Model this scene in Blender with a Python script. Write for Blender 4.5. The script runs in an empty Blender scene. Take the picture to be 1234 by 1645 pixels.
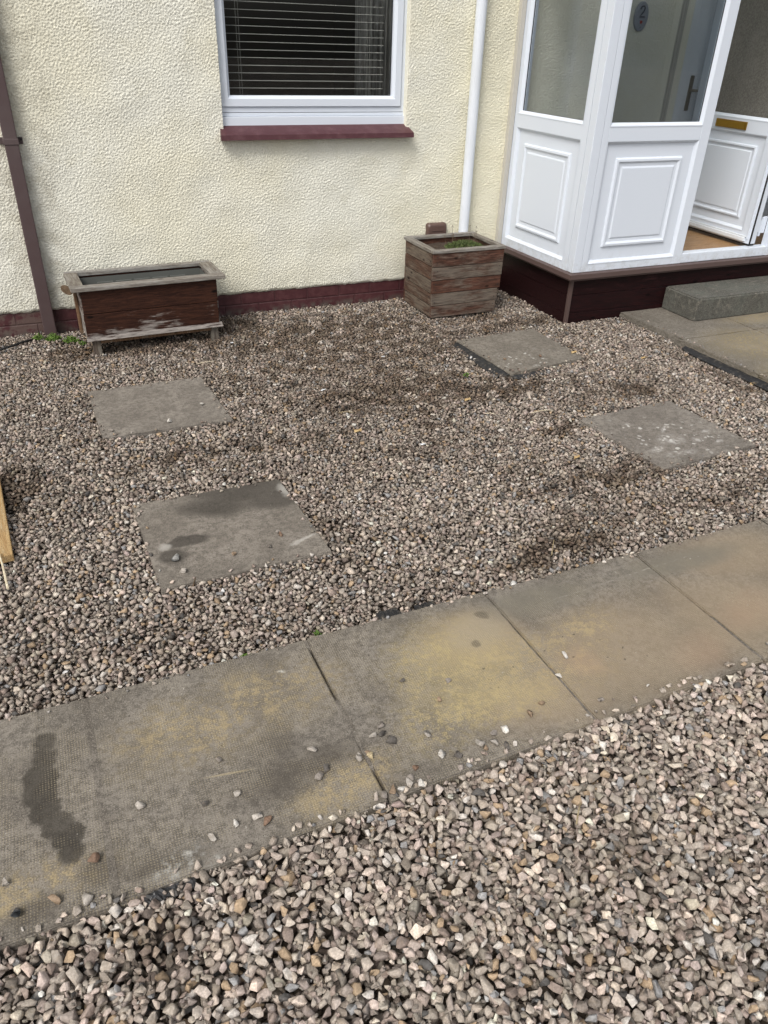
import bpy, bmesh, math, random
import numpy as np
from mathutils import Vector, Matrix

S = bpy.context.scene
COL = S.collection
rad = math.radians

# ------------------------------------------------------------------ camera
cam_d = bpy.data.cameras.new("camera")
cam = bpy.data.objects.new("camera", cam_d)
COL.objects.link(cam)
yaw, pitch, roll = rad(24.158), rad(32.253), rad(2.052)
fwd = Vector((math.sin(yaw) * math.cos(pitch), math.cos(yaw) * math.cos(pitch), -math.sin(pitch)))
rt = Vector((math.cos(yaw), -math.sin(yaw), 0))
up = rt.cross(fwd)
rt2 = rt * math.cos(roll) + up * math.sin(roll)
up2 = -rt * math.sin(roll) + up * math.cos(roll)
m = Matrix((rt2, up2, -fwd)).transposed().to_4x4()
m.translation = Vector((0, 0, 1.6))
cam.matrix_world = m
cam_d.sensor_fit = 'VERTICAL'
cam_d.sensor_height = 36.0
cam_d.sensor_width = 27.0
cam_d.lens = 1227.09 / 1645 * 36.0
cam_d.clip_start = 0.05
cam_d.clip_end = 500
S.camera = cam

# ------------------------------------------------------------------ light
W = bpy.data.worlds.new("World")
S.world = W
W.use_nodes = True
nt = W.node_tree
for n in list(nt.nodes): nt.nodes.remove(n)
out = nt.nodes.new('ShaderNodeOutputWorld')
bg = nt.nodes.new('ShaderNodeBackground')
sky = nt.nodes.new('ShaderNodeTexSky')
sky.sky_type = 'NISHITA'
sky.sun_disc = False
SUN_EL, SUN_AZ = 50.0, 229.0      # azimuth clockwise from +Y
sky.sun_elevation = rad(SUN_EL)
sky.sun_rotation = rad(SUN_AZ)
sky.air_density = 1.0
sky.dust_density = 4.0
sky.ozone_density = 1.0
hs = nt.nodes.new('ShaderNodeHueSaturation')
hs.inputs['Saturation'].default_value = 0.35
nt.links.new(sky.outputs[0], hs.inputs['Color'])
nt.links.new(hs.outputs[0], bg.inputs[0])
nt.links.new(bg.outputs[0], out.inputs[0])
bg.inputs[1].default_value = 0.14

sd = bpy.data.lights.new("sun", 'SUN')
sun = bpy.data.objects.new("sun", sd)
COL.objects.link(sun)
sd.energy = 1.6
sd.angle = rad(24)
sd.color = (1.0, 0.965, 0.92)
sdir = Vector((math.sin(rad(SUN_AZ)) * math.cos(rad(SUN_EL)), math.cos(rad(SUN_AZ)) * math.cos(rad(SUN_EL)), math.sin(rad(SUN_EL))))
sun.rotation_euler = sdir.to_track_quat('Z', 'Y').to_euler()
sun.location = (-3, -3, 8)

S.view_settings.view_transform = 'Standard'
S.view_settings.look = 'None'
S.view_settings.gamma = 1
S.view_settings.exposure = 0.27
S.view_settings.use_curve_mapping = False
S.render.engine = 'CYCLES'
S.cycles.max_bounces = 8
S.cycles.use_denoising = True

# ------------------------------------------------------------------ node helpers
class NT:
    def __init__(s, name):
        s.m = bpy.data.materials.new(name)
        s.m.use_nodes = True
        s.t = s.m.node_tree
        s.b = s.t.nodes['Principled BSDF']
        s._pos = None
    def n(s, typ, **kw):
        nd = s.t.nodes.new('ShaderNode' + typ)
        for k, v in kw.items(): setattr(nd, k, v)
        return nd
    def put(s, sock, v):
        if isinstance(v, bpy.types.NodeSocket): s.t.links.new(v, sock)
        elif v is not None:
            if sock.type == 'RGBA' and len(v) == 3: v = (*v, 1)
            sock.default_value = v
    def pos(s):
        if s._pos is None: s._pos = s.n('NewGeometry').outputs['Position']
        return s._pos
    def obj(s): return s.n('TexCoord').outputs['Object']
    def map(s, vec, scale=(1, 1, 1), loc=(0, 0, 0), rot=(0, 0, 0), typ='POINT'):
        nd = s.n('Mapping', vector_type=typ)
        s.put(nd.inputs['Vector'], vec)
        nd.inputs['Scale'].default_value = scale
        nd.inputs['Location'].default_value = loc
        nd.inputs['Rotation'].default_value = rot
        return nd.outputs[0]
    def noise(s, vec, scale, detail=4, rough=0.55, dist=0, color=False):
        nd = s.n('TexNoise')
        s.put(nd.inputs['Vector'], vec)
        nd.inputs['Scale'].default_value = scale
        nd.inputs['Detail'].default_value = detail
        nd.inputs['Roughness'].default_value = rough
        nd.inputs['Distortion'].default_value = dist
        return nd.outputs['Color' if color else 0]
    def voro(s, vec, scale, feature='F1', rnd=1.0, outn='Distance'):
        nd = s.n('TexVoronoi', feature=feature)
        s.put(nd.inputs['Vector'], vec)
        nd.inputs['Scale'].default_value = scale
        nd.inputs['Randomness'].default_value = rnd
        return nd.outputs[outn]
    def rng(s, v, a, b, c=0.0, d=1.0, smooth=True):
        nd = s.n('MapRange', interpolation_type='SMOOTHSTEP' if smooth else 'LINEAR')
        s.put(nd.inputs[0], v)
        for i, x in enumerate((a, b, c, d)): nd.inputs[i + 1].default_value = x
        return nd.outputs[0]
    def math(s, op, a, b=0.0, c=None):
        nd = s.n('Math', operation=op)
        s.put(nd.inputs[0], a); s.put(nd.inputs[1], b)
        if c is not None: s.put(nd.inputs[2], c)
        return nd.outputs[0]
    def mix(s, f, a, b, blend='MIX'):
        nd = s.n('Mix', data_type='RGBA', blend_type=blend)
        s.put(nd.inputs[0], f); s.put(nd.inputs[6], a); s.put(nd.inputs[7], b)
        return nd.outputs[2]
    def vmath(s, op, a, b):
        nd = s.n('VectorMath', operation=op)
        s.put(nd.inputs[0], a); s.put(nd.inputs[1], b)
        return nd.outputs['Value' if op in ('LENGTH', 'DISTANCE', 'DOT_PRODUCT') else 0]
    def blob(s, vec, cx, cy, rx, ry, rot=0.0, soft=0.3):
        v = s.map(vec, scale=(rx, ry, 1000.0), loc=(cx, cy, 0), rot=(0, 0, rot), typ='TEXTURE')
        l = s.vmath('LENGTH', v, (0, 0, 0))
        return s.rng(l, 1 + soft, 1 - soft, 0, 1)
    def mx(s, *vals):
        r = vals[0]
        for v in vals[1:]: r = s.math('MAXIMUM', r, v)
        return r
    def bump(s, h, strength=0.5, dist=0.01, normal=None):
        nd = s.n('Bump')
        s.put(nd.inputs['Height'], h)
        nd.inputs['Strength'].default_value = strength
        nd.inputs['Distance'].default_value = dist
        if normal is not None: s.put(nd.inputs['Normal'], normal)
        return nd.outputs[0]
    def attr(s, name, outn='Color'):
        nd = s.n('Attribute', attribute_name=name)
        return nd.outputs[outn]
    def set(s, **kw):
        names = dict(col='Base Color', rough='Roughness', normal='Normal', metal='Metallic', trans='Transmission Weight', spec='Specular IOR Level', ior='IOR', alpha='Alpha')
        for k, v in kw.items(): s.put(s.b.inputs[names[k]], v)
        return s.m

def srgb(r, g, b):
    f = lambda c: (c / 255 / 12.92) if c <= 10 else ((c / 255 + .055) / 1.055) ** 2.4
    return (f(r), f(g), f(b))

M = {}
# render (roughcast) wall
t = NT('roughcast'); p = t.pos()
big = t.noise(p, 1.3, 3); mid = t.noise(p, 9, 4); fine = t.noise(p, 160, 3)
c = t.mix(t.rng(big, .35, .65), (0.765, 0.738, 0.60), (0.77, 0.76, 0.665))
c = t.mix(t.rng(mid, .5, .75, 0, .3), c, (0.62, 0.59, 0.45))
c = t.mix(t.rng(fine, .60, .74, 0, .35), c, (.40, .38, .30))
# grime close to the brown pipe and along the foot of the wall
sx = t.n('SeparateXYZ'); t.put(sx.inputs[0], p)
c = t.mix(t.math('MULTIPLY', t.rng(t.math('ADD', sx.outputs[0], t.math('MULTIPLY', mid, .3)), 2.3, 2.9), t.rng(sx.outputs[0], 3.2, 3.0, 0, .3)), c, (.76, .70, .48))
g1 = t.math('MULTIPLY', t.rng(t.math('ABSOLUTE', t.math('ADD', sx.outputs[0], .02)), .30, .02), t.rng(t.noise(p, 14, 5), .35, .7))
c = t.mix(t.math('MULTIPLY', g1, .55), c, (0.36, 0.33, 0.25))
g2 = t.math('MULTIPLY', t.rng(sx.outputs[2], .30, .12), t.rng(t.noise(p, 11, 5), .4, .65))
c = t.mix(t.math('MULTIPLY', g2, .35), c, (0.42, 0.41, 0.32))
hgt = t.math('ADD', t.noise(p, 75, 3, .6), t.math('MULTIPLY', fine, .35))
M['render'] = t.set(col=c, rough=.85, spec=.25, normal=t.bump(hgt, .55, .006))

def plastic(name, col, rough=.32, dirt_shade=.25, dcol=(.42, .42, .38)):
    t = NT(name); p = t.pos()
    if dirt_shade <= .06:
        sx = t.n('SeparateXYZ'); t.put(sx.inputs[0], p)
        d = t.math('MULTIPLY', t.rng(t.math('ADD', sx.outputs[2], t.math('MULTIPLY', t.noise(t.map(p, (1, 1, .25)), 22, 4), .12)), .52, .36), t.rng(t.noise(p, 30, 5, .7), .42, .66))
        return t.set(col=t.mix(t.math('MULTIPLY', d, .42), col, (.34, .33, .29)), rough=rough, spec=.45)
    d = t.rng(t.noise(p, 3, 4, .5), .45, .8)
    c = t.mix(t.math('MULTIPLY', d, dirt_shade), col, dcol)
    return t.set(col=c, rough=t.rng(t.noise(p, 20, 4), .3, .7, rough - .06, rough + .12), spec=.45, normal=t.bump(t.noise(p, 5, 2), .06, .01))
M['upvc'] = plastic('white_upvc', (0.665, 0.715, 0.785), .28, .05, (.6, .6, .57))
M['upvc_old'] = plastic('white_upvc_weathered', (0.72, 0.75, 0.78), .4, .25, (.38, .40, .36))
M['pvcpipe'] = plastic('white_pipe', (0.70, 0.74, 0.79), .35, .15)
M['beige'] = plastic('beige_trim', (0.50, 0.48, 0.43), .6, .3)
M['brownpipe'] = plastic('brown_pipe', (0.082, 0.055, 0.055), .42, .35, (.12, .10, .095))
M['browntrim'] = plastic('brown_trim', (0.088, 0.058, 0.052), .4, .4, (.13, .10, .09))
M['vent'] = plastic('vent_brown', (0.10, 0.06, 0.05), .4, .3, (.18, .14, .12))
M['black'] = plastic('black_rubber', (0.012, 0.012, 0.013), .5, .1, (.05, .05, .05))
M['liner'] = plastic('grey_liner', (0.10, 0.105, 0.095), .6, .5, (.08, .08, .07))
M['gold'] = NT('brass').set(col=(0.40, 0.24, 0.04), rough=.33, metal=.9)
M['metal'] = NT('aged_metal').set(col=(0.26, 0.235, 0.19), rough=.35, metal=.7)
M['plaque'] = plastic('slate_plaque', (0.27, 0.29, 0.33), .5, .3, (.3, .3, .3))
M['red'] = NT('red_paint').set(col=(0.35, 0.03, 0.02), rough=.5)
M['ink'] = NT('dark_paint').set(col=(0.03, 0.035, 0.06), rough=.5)

t = NT('sill_maroon'); p = t.pos()
c = t.mix(t.rng(t.noise(p, 16, 6, .7), .45, .7), (0.070, 0.020, 0.025), (0.11, 0.046, 0.052))
c = t.mix(t.rng(t.voro(t.map(p, (1, 3, 3)), 9, 'DISTANCE_TO_EDGE'), .012, 0.0, 0, .5), c, (.06, .02, .025))
M['sill'] = t.set(col=c, rough=.45, normal=t.bump(t.noise(p, 30, 5), .25, .004))

t = NT('brick_maroon'); p = t.pos()
br = t.n('TexBrick'); mp = t.map(p, (1, 1, 1), rot=(rad(-90), 0, 0))
sx = t.n('SeparateXYZ'); t.put(sx.inputs[0], p)
cb = t.n('CombineXYZ'); t.put(cb.inputs[0], sx.outputs[0]); t.put(cb.inputs[1], t.math('ADD', sx.outputs[2], .017))
t.put(br.inputs['Vector'], t.vmath('ADD', cb.outputs[0], t.map(t.noise(p, 20, 3, color=True), (.004, .004, 0))))
for k, v in {'Scale': 1.0, 'Mortar Size': .006, 'Mortar Smooth': .5, 'Brick Width': .225, 'Row Height': .075}.items(): br.inputs[k].default_value = v
mort = br.outputs['Fac']
c = t.mix(t.rng(t.noise(p, 25, 5), .4, .65), (0.058, 0.014, 0.017), (0.080, 0.026, 0.028))
peel = t.math('MULTIPLY', t.rng(t.noise(p, 13, 7, .7), .47, .55), t.rng(sx.outputs[0], .12, -.05))
c = t.mix(t.math('MULTIPLY', peel, .8), c, (0.115, 0.078, 0.066))
low = t.math('MULTIPLY', t.rng(sx.outputs[2], .045, .0), t.rng(t.noise(p, 18, 5), .4, .6))
c = t.mix(t.math('MULTIPLY', low, .8), c, (.10, .085, .07))
c = t.mix(t.math('MULTIPLY', mort, .35), c, (.06, .03, .03))
c = t.mix(t.rng(t.noise(p, 90, 2), .72, .76, 0, .6), c, (.3, .26, .25))
hg = t.math('SUBTRACT', t.math('MULTIPLY', t.noise(p, 60, 5), .3), mort)
M['brick'] = t.set(col=c, rough=.55, normal=t.bump(hg, .8, .006))

def wood(name, axis, c1, c2, c3, wear_lo=.45, wear_hi=.6, rough=.75, edge=None, wamt=1.0):
    """c1 stain, c2 darker stain, c3 weathered bare grey wood"""
    t = NT(name); o = t.obj()
    sc = [18, 18, 18]; sc[axis] = 1.6
    a = t.attr('plank', 'Fac')
    off = t.n('CombineXYZ'); t.put(off.inputs[0], t.math('MULTIPLY', a, 7.3)); t.put(off.inputs[1], t.math('MULTIPLY', a, 3.1)); t.put(off.inputs[2], t.math('MULTIPLY', a, 5.7))
    o2 = t.vmath('ADD', o, off.outputs[0])
    grain = t.noise(t.map(o2, tuple(sc)), 6, 6, .7, .6)
    sc2 = [60, 60, 60]; sc2[axis] = 3
    fine = t.noise(t.map(o2, tuple(sc2)), 6, 3, .6)
    patch = t.noise(t.map(o2, tuple([9 if i != axis else 3 for i in range(3)])), 1.4, 6, .65)
    c = t.mix(t.rng(grain, .38, .62), c2, c1)
    pv = t.math('ADD', patch, t.math('MULTIPLY', t.math('SUBTRACT', grain, .5), .55))
    pv = t.math('ADD', pv, t.math('MULTIPLY', t.math('SUBTRACT', a, .5), .22))
    if edge: 
        sx = t.n('SeparateXYZ'); t.put(sx.inputs[0], o)
        pv = t.math('ADD', pv, t.rng(sx.outputs[edge[0]], edge[1], edge[2], 0, edge[3]))
    wear = t.rng(pv, wear_lo, wear_hi)
    gc = t.mix(t.rng(grain, .35, .65), tuple(x * .62 for x in c3), c3)
    c = t.mix(t.math('MULTIPLY', wear, wamt), c, gc)
    c = t.mix(t.rng(fine, .56, .74, 0, .55), c, tuple(x * .35 for x in c2))
    kn = t.voro(t.map(o2, tuple([5 if i != axis else 2.2 for i in range(3)])), 2.2)
    c = t.mix(t.rng(kn, .13, .06), c, tuple(x * .3 for x in c2))
    h = t.math('ADD', grain, t.math('MULTIPLY', fine, .6))
    return t.set(col=c, rough=rough, spec=.16, normal=t.bump(h, .55, .003))
brn, brn2, gry = (0.056, 0.023, 0.014), (0.024, 0.010, 0.007), (0.36, 0.33, 0.30)
M['trough'] = wood('stained_board', 0, brn, brn2, gry, .60, .78, .5, edge=(2, .17, .080, .19), wamt=.8)
M['trough_side'] = wood('stained_board_side', 1, brn, brn2, gry, .46, .6, .55)
M['rimwood'] = wood('grey_weathered_wood', 0, (0.26, 0.24, 0.21), (0.15, 0.13, 0.11), (0.30, 0.285, 0.26), .4, .6, .8)
M['rimwood_y'] = wood('grey_weathered_wood_y', 1, (0.24, 0.22, 0.18), (0.14, 0.12, 0.10), (0.28, 0.26, 0.23), .4, .6, .8)
M['boxwood'] = wood('reddish_weathered_board', 0, (0.122, 0.054, 0.036), (0.052, 0.028, 0.020), (0.18, 0.154, 0.124), .38, .66, .8, wamt=.88)
M['boxwood_y'] = wood('reddish_weathered_board_y', 1, (0.115, 0.064, 0.043), (0.058, 0.035, 0.025), (0.175, 0.145, 0.112), .38, .66, .8, wamt=.85)
M['legwood'] = wood('grey_leg_wood', 2, (0.16, 0.13, 0.10), (0.08, 0.06, 0.05), (0.20, 0.18, 0.15), .4, .6, .8)
M['tanwood'] = wood('tan_board', 2, (0.20, 0.12, 0.07), (0.12, 0.07, 0.04), (0.22, 0.17, 0.12), .5, .65, .8)
M['newwood'] = wood('new_timber', 1, (0.42, 0.29, 0.14), (0.32, 0.2, 0.09), (0.45, 0.34, 0.2), .5, .7, .7)
M['cladding'] = wood('dark_mahogany_cladding', 0, (0.020, 0.0060, 0.0065), (0.011, 0.0045, 0.0050), (0.040, 0.016, 0.016), .62, .8, .45)
M['laminate'] = wood('laminate_floor', 0, (0.36, 0.22, 0.11), (0.25, 0.145, 0.07), (0.38, 0.25, 0.14), .4, .6, .4)

# glass
t = NT('window_glass')
ge = t.n('NewGeometry'); dt = t.vmath('DOT_PRODUCT', ge.outputs['Incoming'], ge.outputs['Normal']); cosi = t.math('ABSOLUTE', dt)
fr = t.math('ADD', .042, t.math('MULTIPLY', .95, t.math('POWER', t.math('SUBTRACT', 1.0, cosi), 5.0)))
tr = t.n('BsdfTransparent'); tr.inputs[0].default_value = (.93, .95, .94, 1)
gl = t.n('BsdfGlossy'); gl.inputs['Roughness'].default_value = .015
ms = t.n('MixShader'); t.put(ms.inputs[0], fr); t.put(ms.inputs[1], tr.outputs[0]); t.put(ms.inputs[2], gl.outputs[0])
t.t.links.new(ms.outputs[0], [n for n in t.t.nodes if n.type == 'OUTPUT_MATERIAL'][0].inputs[0])
M['glass'] = t.m
M['sideglass'] = t.m.copy(); M['sideglass'].name = 'porch_side_glass'
[n for n in M['sideglass'].node_tree.nodes if n.type == 'BSDF_TRANSPARENT'][0].inputs[0].default_value = (.80, .82, .84, 1)
t = NT('tinted_glass')
ge = t.n('NewGeometry'); dt = t.vmath('DOT_PRODUCT', ge.outputs['Incoming'], ge.outputs['Normal']); cosi = t.math('ABSOLUTE', dt)
fr = t.math('ADD', .042, t.math('MULTIPLY', .95, t.math('POWER', t.math('SUBTRACT', 1.0, cosi), 5.0)))
tr = t.n('BsdfTransparent'); tr.inputs[0].default_value = (.60, .63, .65, 1)
gl = t.n('BsdfGlossy'); gl.inputs['Roughness'].default_value = .015
ms = t.n('MixShader'); t.put(ms.inputs[0], fr); t.put(ms.inputs[1], tr.outputs[0]); t.put(ms.inputs[2], gl.outputs[0])
t.t.links.new(ms.outputs[0], [n for n in t.t.nodes if n.type == 'OUTPUT_MATERIAL'][0].inputs[0])
M['tint'] = t.m
t = NT('obscured_glass'); p = t.pos()
h = t.noise(p, 95, 4, .7)
c = t.mix(t.rng(t.noise(p, 3, 3), .3, .7), (.085, .08, .066), (.15, .143, .122))
c = t.mix(t.rng(h, .38, .62, 0, .45), c, (.26, .25, .22))
M['obscure'] = t.set(col=c, rough=.28, spec=.5, normal=t.bump(h, 1.0, .012))

M['slat'] = plastic('blind_slat', (0.34, 0.325, 0.31), .45, .05)
t = NT('curtain_cloth'); p = t.pos()
M['curtain'] = t.set(col=t.mix(t.rng(t.noise(t.map(p, (1, 1, .05)), 60, 3), .4, .6), (.17, .165, .165), (.36, .35, .35)), rough=.9)
M['room'] = NT('room_wall').set(col=(.06, .055, .05), rough=.9)
t = NT('unseen_translucent_roof')  # porch roof out of view, made translucent so daylight brightens the inside
tr = t.n('BsdfTransparent'); tr.inputs[0].default_value = (.9, .92, .92, 1)
tl = t.n('BsdfTranslucent'); tl.inputs[0].default_value = (.85, .87, .88, 1)
ms = t.n('MixShader'); ms.inputs[0].default_value = .6; t.put(ms.inputs[1], tr.outputs[0]); t.put(ms.inputs[2], tl.outputs[0])
t.t.links.new(ms.outputs[0], [n for n in t.t.nodes if n.type == 'OUTPUT_MATERIAL'][0].inputs[0])
M['translucent_roof'] = t.m
M['rooftile'] = NT('porch_roof_felt').set(col=(.08, .07, .065), rough=.9)

# paving
def paving(name, fn=None, dots=0.0, base=((.158, .139, .115), (.212, .189, .159)), spec=.3):
    t = NT(name); p = t.pos()
    wob = t.vmath('ADD', p, t.map(t.noise(p, 9, 4, .6, color=True), (.07, .07, 0), (-.035, -.035, 0)))
    n1 = t.noise(p, 5, 5, .6); n2 = t.noise(p, 55, 4, .65); n3 = t.noise(p, 260, 2, .6)
    c = t.mix(t.rng(n1, .38, .62), tuple(x * .93 for x in base[0]), base[1])
    c = t.mix(t.rng(n2, .40, .62, 0, .75), c, tuple(x * .58 for x in base[0]))
    c = t.mix(t.rng(n3, .53, .65, 0, .55), c, (.30, .27, .23))
    c = t.mix(t.rng(t.noise(p, 300, 2, .5), .56, .64, 0, .7), c, (.05, .044, .036))
    c = t.mix(t.rng(t.noise(p, 23, 6, .7), .54, .66, 0, .4), c, (.26, .235, .195))
    h = t.math('ADD', t.math('MULTIPLY', n3, .4), n2)
    if fn: c, h = fn(t, p, wob, c, h, n1, n2, n3)
    if dots:
        px = t.map(p, (1, 1, 0), rot=(0, 0, rad(.7)))
        v = t.voro(px, 150, rnd=0.15)
        d = t.rng(v, .38, .16)
        fade = t.rng(t.noise(p, 9, 5, .65), .40, .62, .0, 1)
        d = t.math('MULTIPLY', d, fade)
        c = t.mix(t.math('MULTIPLY', d, dots), c, (.38, .32, .21))
        h = t.math('ADD', h, t.math('MULTIPLY', d, .6))
    sp2 = t.math('MULTIPLY', t.rng(t.voro(wob, 44), .10, .05), t.rng(t.noise(p, 5, 4), .46, .6, 0, .7))
    c = t.mix(sp2, c, (.40, .38, .33))
    sp3 = t.math('MULTIPLY', t.rng(t.voro(t.map(wob, loc=(3, 1, 0)), 30), .12, .07), t.rng(t.noise(p, 4, 4), .5, .64, 0, .75))
    c = t.mix(sp3, c, (.05, .042, .034))
    # small pale specks (bird lime, chipped aggregate)
    sp = t.rng(t.voro(wob, 17), .05, .03)
    c = t.mix(t.math('MULTIPLY', sp, t.rng(t.noise(p, 3.1, 2), .48, .55, 0, .6)), c, (.42, .41, .37))
    return t.set(col=c, rough=.82, spec=spec, normal=t.bump(h, .4, .004))

def path_fn(t, p, wob, c, h, n1, n2, n3):
    ragged = t.rng(t.math('ADD', n2, t.math('MULTIPLY', n3, .5)), .62, .88)
    def patch(c, blobs, col, amt, rag=True):
        mk = t.mx(*[t.blob(wob, *b) for b in blobs])
        if rag: mk = t.math('MULTIPLY', mk, t.rng(t.math('ADD', t.math('ADD', t.math('MULTIPLY', n2, .6), t.math('MULTIPLY', n3, .45)), t.math('MULTIPLY', t.noise(p, 14, 6, .75), .7)), .80, 1.02, .10, 1))
        return t.mix(t.math('MULTIPLY', mk, amt), c, col)
    tan = (.285, .222, .148)
    yel = (.41, .33, .165)
    c = patch(c, [(1.40, 1.30, .30, .20, .1, .6), (1.86, 1.32, .30, .20, 0, .6), (2.1, 1.55, .25, .15, 0, .6), (1.0, 1.50, .16, .12, 0, .6), (1.1, 1.2, .22, .10, 0, .6)], tan, .62, False)
    c = patch(c, [(1.88, 1.60, .24, .05, 0, .6), (1.28, 1.60, .20, .06, 0, .6)], (.16, .145, .115), .8, False)
    c = patch(c, [(.92, 1.43, .16, .15, .2, .8), (.90, 1.30, .17, .07, -.2, .8)], yel, .40, False)
    c = patch(c, [(.88, 1.42, .18, .17, .2, .7), (.86, 1.27, .20, .09, -.2, .7), (.74, 1.26, .09, .10, 0, .8)], yel, .75)
    c = patch(c, [(1.02, 1.53, .10, .07, .2, .6)], (.30, .255, .185), .6, False)
    c = patch(c, [(.33, 1.50, .20, .10, .1, .8), (.12, 1.46, .16, .10, 0, .8), (1.12, 1.33, .20, .12, 0, .7), (1.30, 1.40, .15, .08, .3, .7), (-.26, 1.15, .14, .05, 0, .7), (.45, 1.15, .14, .06, .2, .7)], (.36, .285, .16), .8)
    c = patch(c, [(1.25, 1.30, .05, .05, 0, .8), (1.9, 1.3, .12, .06, .3, .8), (1.62, 1.2, .1, .06, .3, .8)], (.34, .23, .15), .35, False)
    # dark damp stains
    st = t.mx(*[t.blob(wob2, *b) for wob2 in [t.vmath('ADD', p, t.map(t.noise(p, 34, 5, .7, color=True), (.036, .036, 0), (-.018, -.018, 0)))] for b in
        [(-.230, 1.556, .028, .030, 0, .3), (-.235, 1.500, .028, .045, .1, .35), (-.247, 1.442, .041, .042, 0, .14), (-.250, 1.392, .042, .045, 0, .14),
         (-.240, 1.342, .036, .045, 0, .14), (-.217, 1.292, .038, .038, 0, .14), (-.197, 1.252, .039, .040, 0, .16), (-.193, 1.210, .028, .035, 0, .3)]])
    c = t.mix(t.math('MULTIPLY', st, .72), c, (.036, .031, .024))
    c = t.mix(t.math('MULTIPLY', st, t.rng(t.noise(p, 18, 4), .35, .6, 0, .45)), c, (.02, .017, .014))
    st2 = t.mx(*[t.blob(wob, *b) for b in [(-.272, 1.092, .055, .030, 0, .5), (-.135, 1.135, .04, .045, 0, .6), (1.072, 1.594, .020, .016, 0, .4), (.990, 1.480, .016, .014, 0, .4),
        (.30, 1.225, .11, .045, .3, .8), (.42, 1.24, .09, .035, .2, .8), (.0, 1.10, .09, .02, 0, .6), (.33, 1.33, .03, .06, 0, .9)]])
    c = t.mix(t.math('MULTIPLY', st2, .55), c, (.055, .046, .036))
    # pale lime scuffs
    pl = t.mx(*[t.blob(wob, *b) for b in [(.03, 1.09, .05, .025, .2, .8), (.09, 1.07, .02, .012, 0, .8), (.40, 1.585, .014, .008, 0, .6)]])
    c = t.mix(t.math('MULTIPLY', pl, t.rng(n2, .4, .7, 0, .75)), c, (.48, .47, .43))
    # long pale scratch across the third and fourth slabs
    ln = t.blob(t.vmath('ADD', p, t.map(t.noise(p, 30, 2, color=True), (.01, .01, 0), (-.005, -.005, 0))), 1.62, 1.597, .34, .0028, .065, .5)
    c = t.mix(t.math('MULTIPLY', ln, t.rng(n2, .42, .62, 0, .38)), c, (.42, .39, .33))
    ln = t.blob(p, .18, 1.287, .05, .003, -.15, .6)
    c = t.mix(t.math('MULTIPLY', ln, .5), c, (.40, .33, .2))
    # cement-filled joints, smeared a little onto the slabs
    return c, h, 
def wrap_path(t, p, wob, c, h, n1, n2, n3):
    r = path_fn(t, p, wob, c, h, n1, n2, n3)
    return r[0], r[1]
M['path'] = paving('path_paving', wrap_path, dots=.45)
M['mortar'] = paving('joint_mortar', None, base=((.140, .122, .100), (.19, .168, .140)))
def slabB(t, p, wob, c, h, n1, n2, n3):
    st = t.mx(*[t.blob(wob, *b) for b in [(.57, 2.65, .22, .10, -.1, .35), (.66, 2.54, .13, .07, 0, .4), (.28, 2.37, .085, .035, .1, .22), (.22, 2.29, .055, .045, 0, .3), (.42, 2.57, .14, .07, -.3, .5)]])
    c = t.mix(t.math('MULTIPLY', st, t.rng(n2, .3, .7, .85, .5)), c, (.032, .028, .023))
    pl = t.mx(*[t.blob(wob, *b) for b in [(.68, 2.235, .055, .007, .25, .5), (.72, 2.60, .02, .05, 0, .6), (.20, 2.36, .02, .02, 0, .6)]])
    c = t.mix(t.math('MULTIPLY', pl, .55), c, (.46, .44, .40))
    return c, h
def slabD(t, p, wob, c, h, n1, n2, n3):
    pl = t.mx(*[t.blob(wob, *b) for b in [(2.55, 2.42, .06, .05, 0, .5), (2.68, 2.38, .03, .02, 0, .5), (2.46, 2.62, .016, .012, 0, .5), (2.75, 2.32, .04, .015, .3, .5), (2.42, 2.36, .05, .02, .2, .5), (2.6, 2.52, .05, .01, .5, .5), (2.78, 2.43, .03, .014, .3, .5), (2.5, 2.29, .08, .02, 0, .6)]])
    c = t.mix(t.math('MULTIPLY', pl, t.rng(n2, .42, .62, 0, .75)), c, (.44, .42, .39))
    ar = t.mx(t.blob(wob, 2.60, 2.42, .24, .16, 0, .5), t.blob(wob, 2.46, 2.60, .14, .08, 0, .6), t.blob(wob, 2.45, 3.55, .2, .12, 0, .7))
    fl = t.math('MULTIPLY', t.rng(t.voro(wob, 30), .32, .20), t.rng(t.noise(p, 12, 3), .46, .54))
    c = t.mix(t.math('MULTIPLY', ar, t.math('MULTIPLY', fl, .75)), c, (.56, .54, .50))
    return c, h
gb = ((.190, .168, .144), (.245, .220, .190))
M['slabA'] = paving('stepping_paving_plain', None, base=gb)
M['slabB'] = paving('stepping_paving_stained', slabB, base=((.180, .158, .132), (.235, .208, .176)))
M['slabC'] = paving('stepping_paving_back', slabD, base=((.175, .154, .126), (.225, .20, .166)))
M['slabD'] = paving('stepping_paving_limed', slabD, base=gb)
def entry_fn(t, p, wob, c, h, n1, n2, n3):
    y = t.mx(*[t.blob(wob, *b) for b in [(3.95, 3.25, .3, .25, 0, .7), (4.4, 3.65, .3, .1, 0, .7), (3.9, 2.8, .3, .2, 0, .7)]])
    c = t.mix(t.math('MULTIPLY', y, t.rng(n2, .35, .7, .1, .7)), c, (.33, .26, .13))
    return c, h
M['entry'] = paving('entry_paving', entry_fn, base=((.165, .146, .118), (.21, .188, .156)))
def step_fn(t, p, wob, c, h, n1, n2, n3):
    c = t.mix(t.rng(n1, .45, .65, 0, .5), c, (.07, .078, .066))
    return c, h
M['step'] = paving('step_concrete', step_fn, base=((.092, .092, .078), (.128, .128, .11)))

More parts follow.
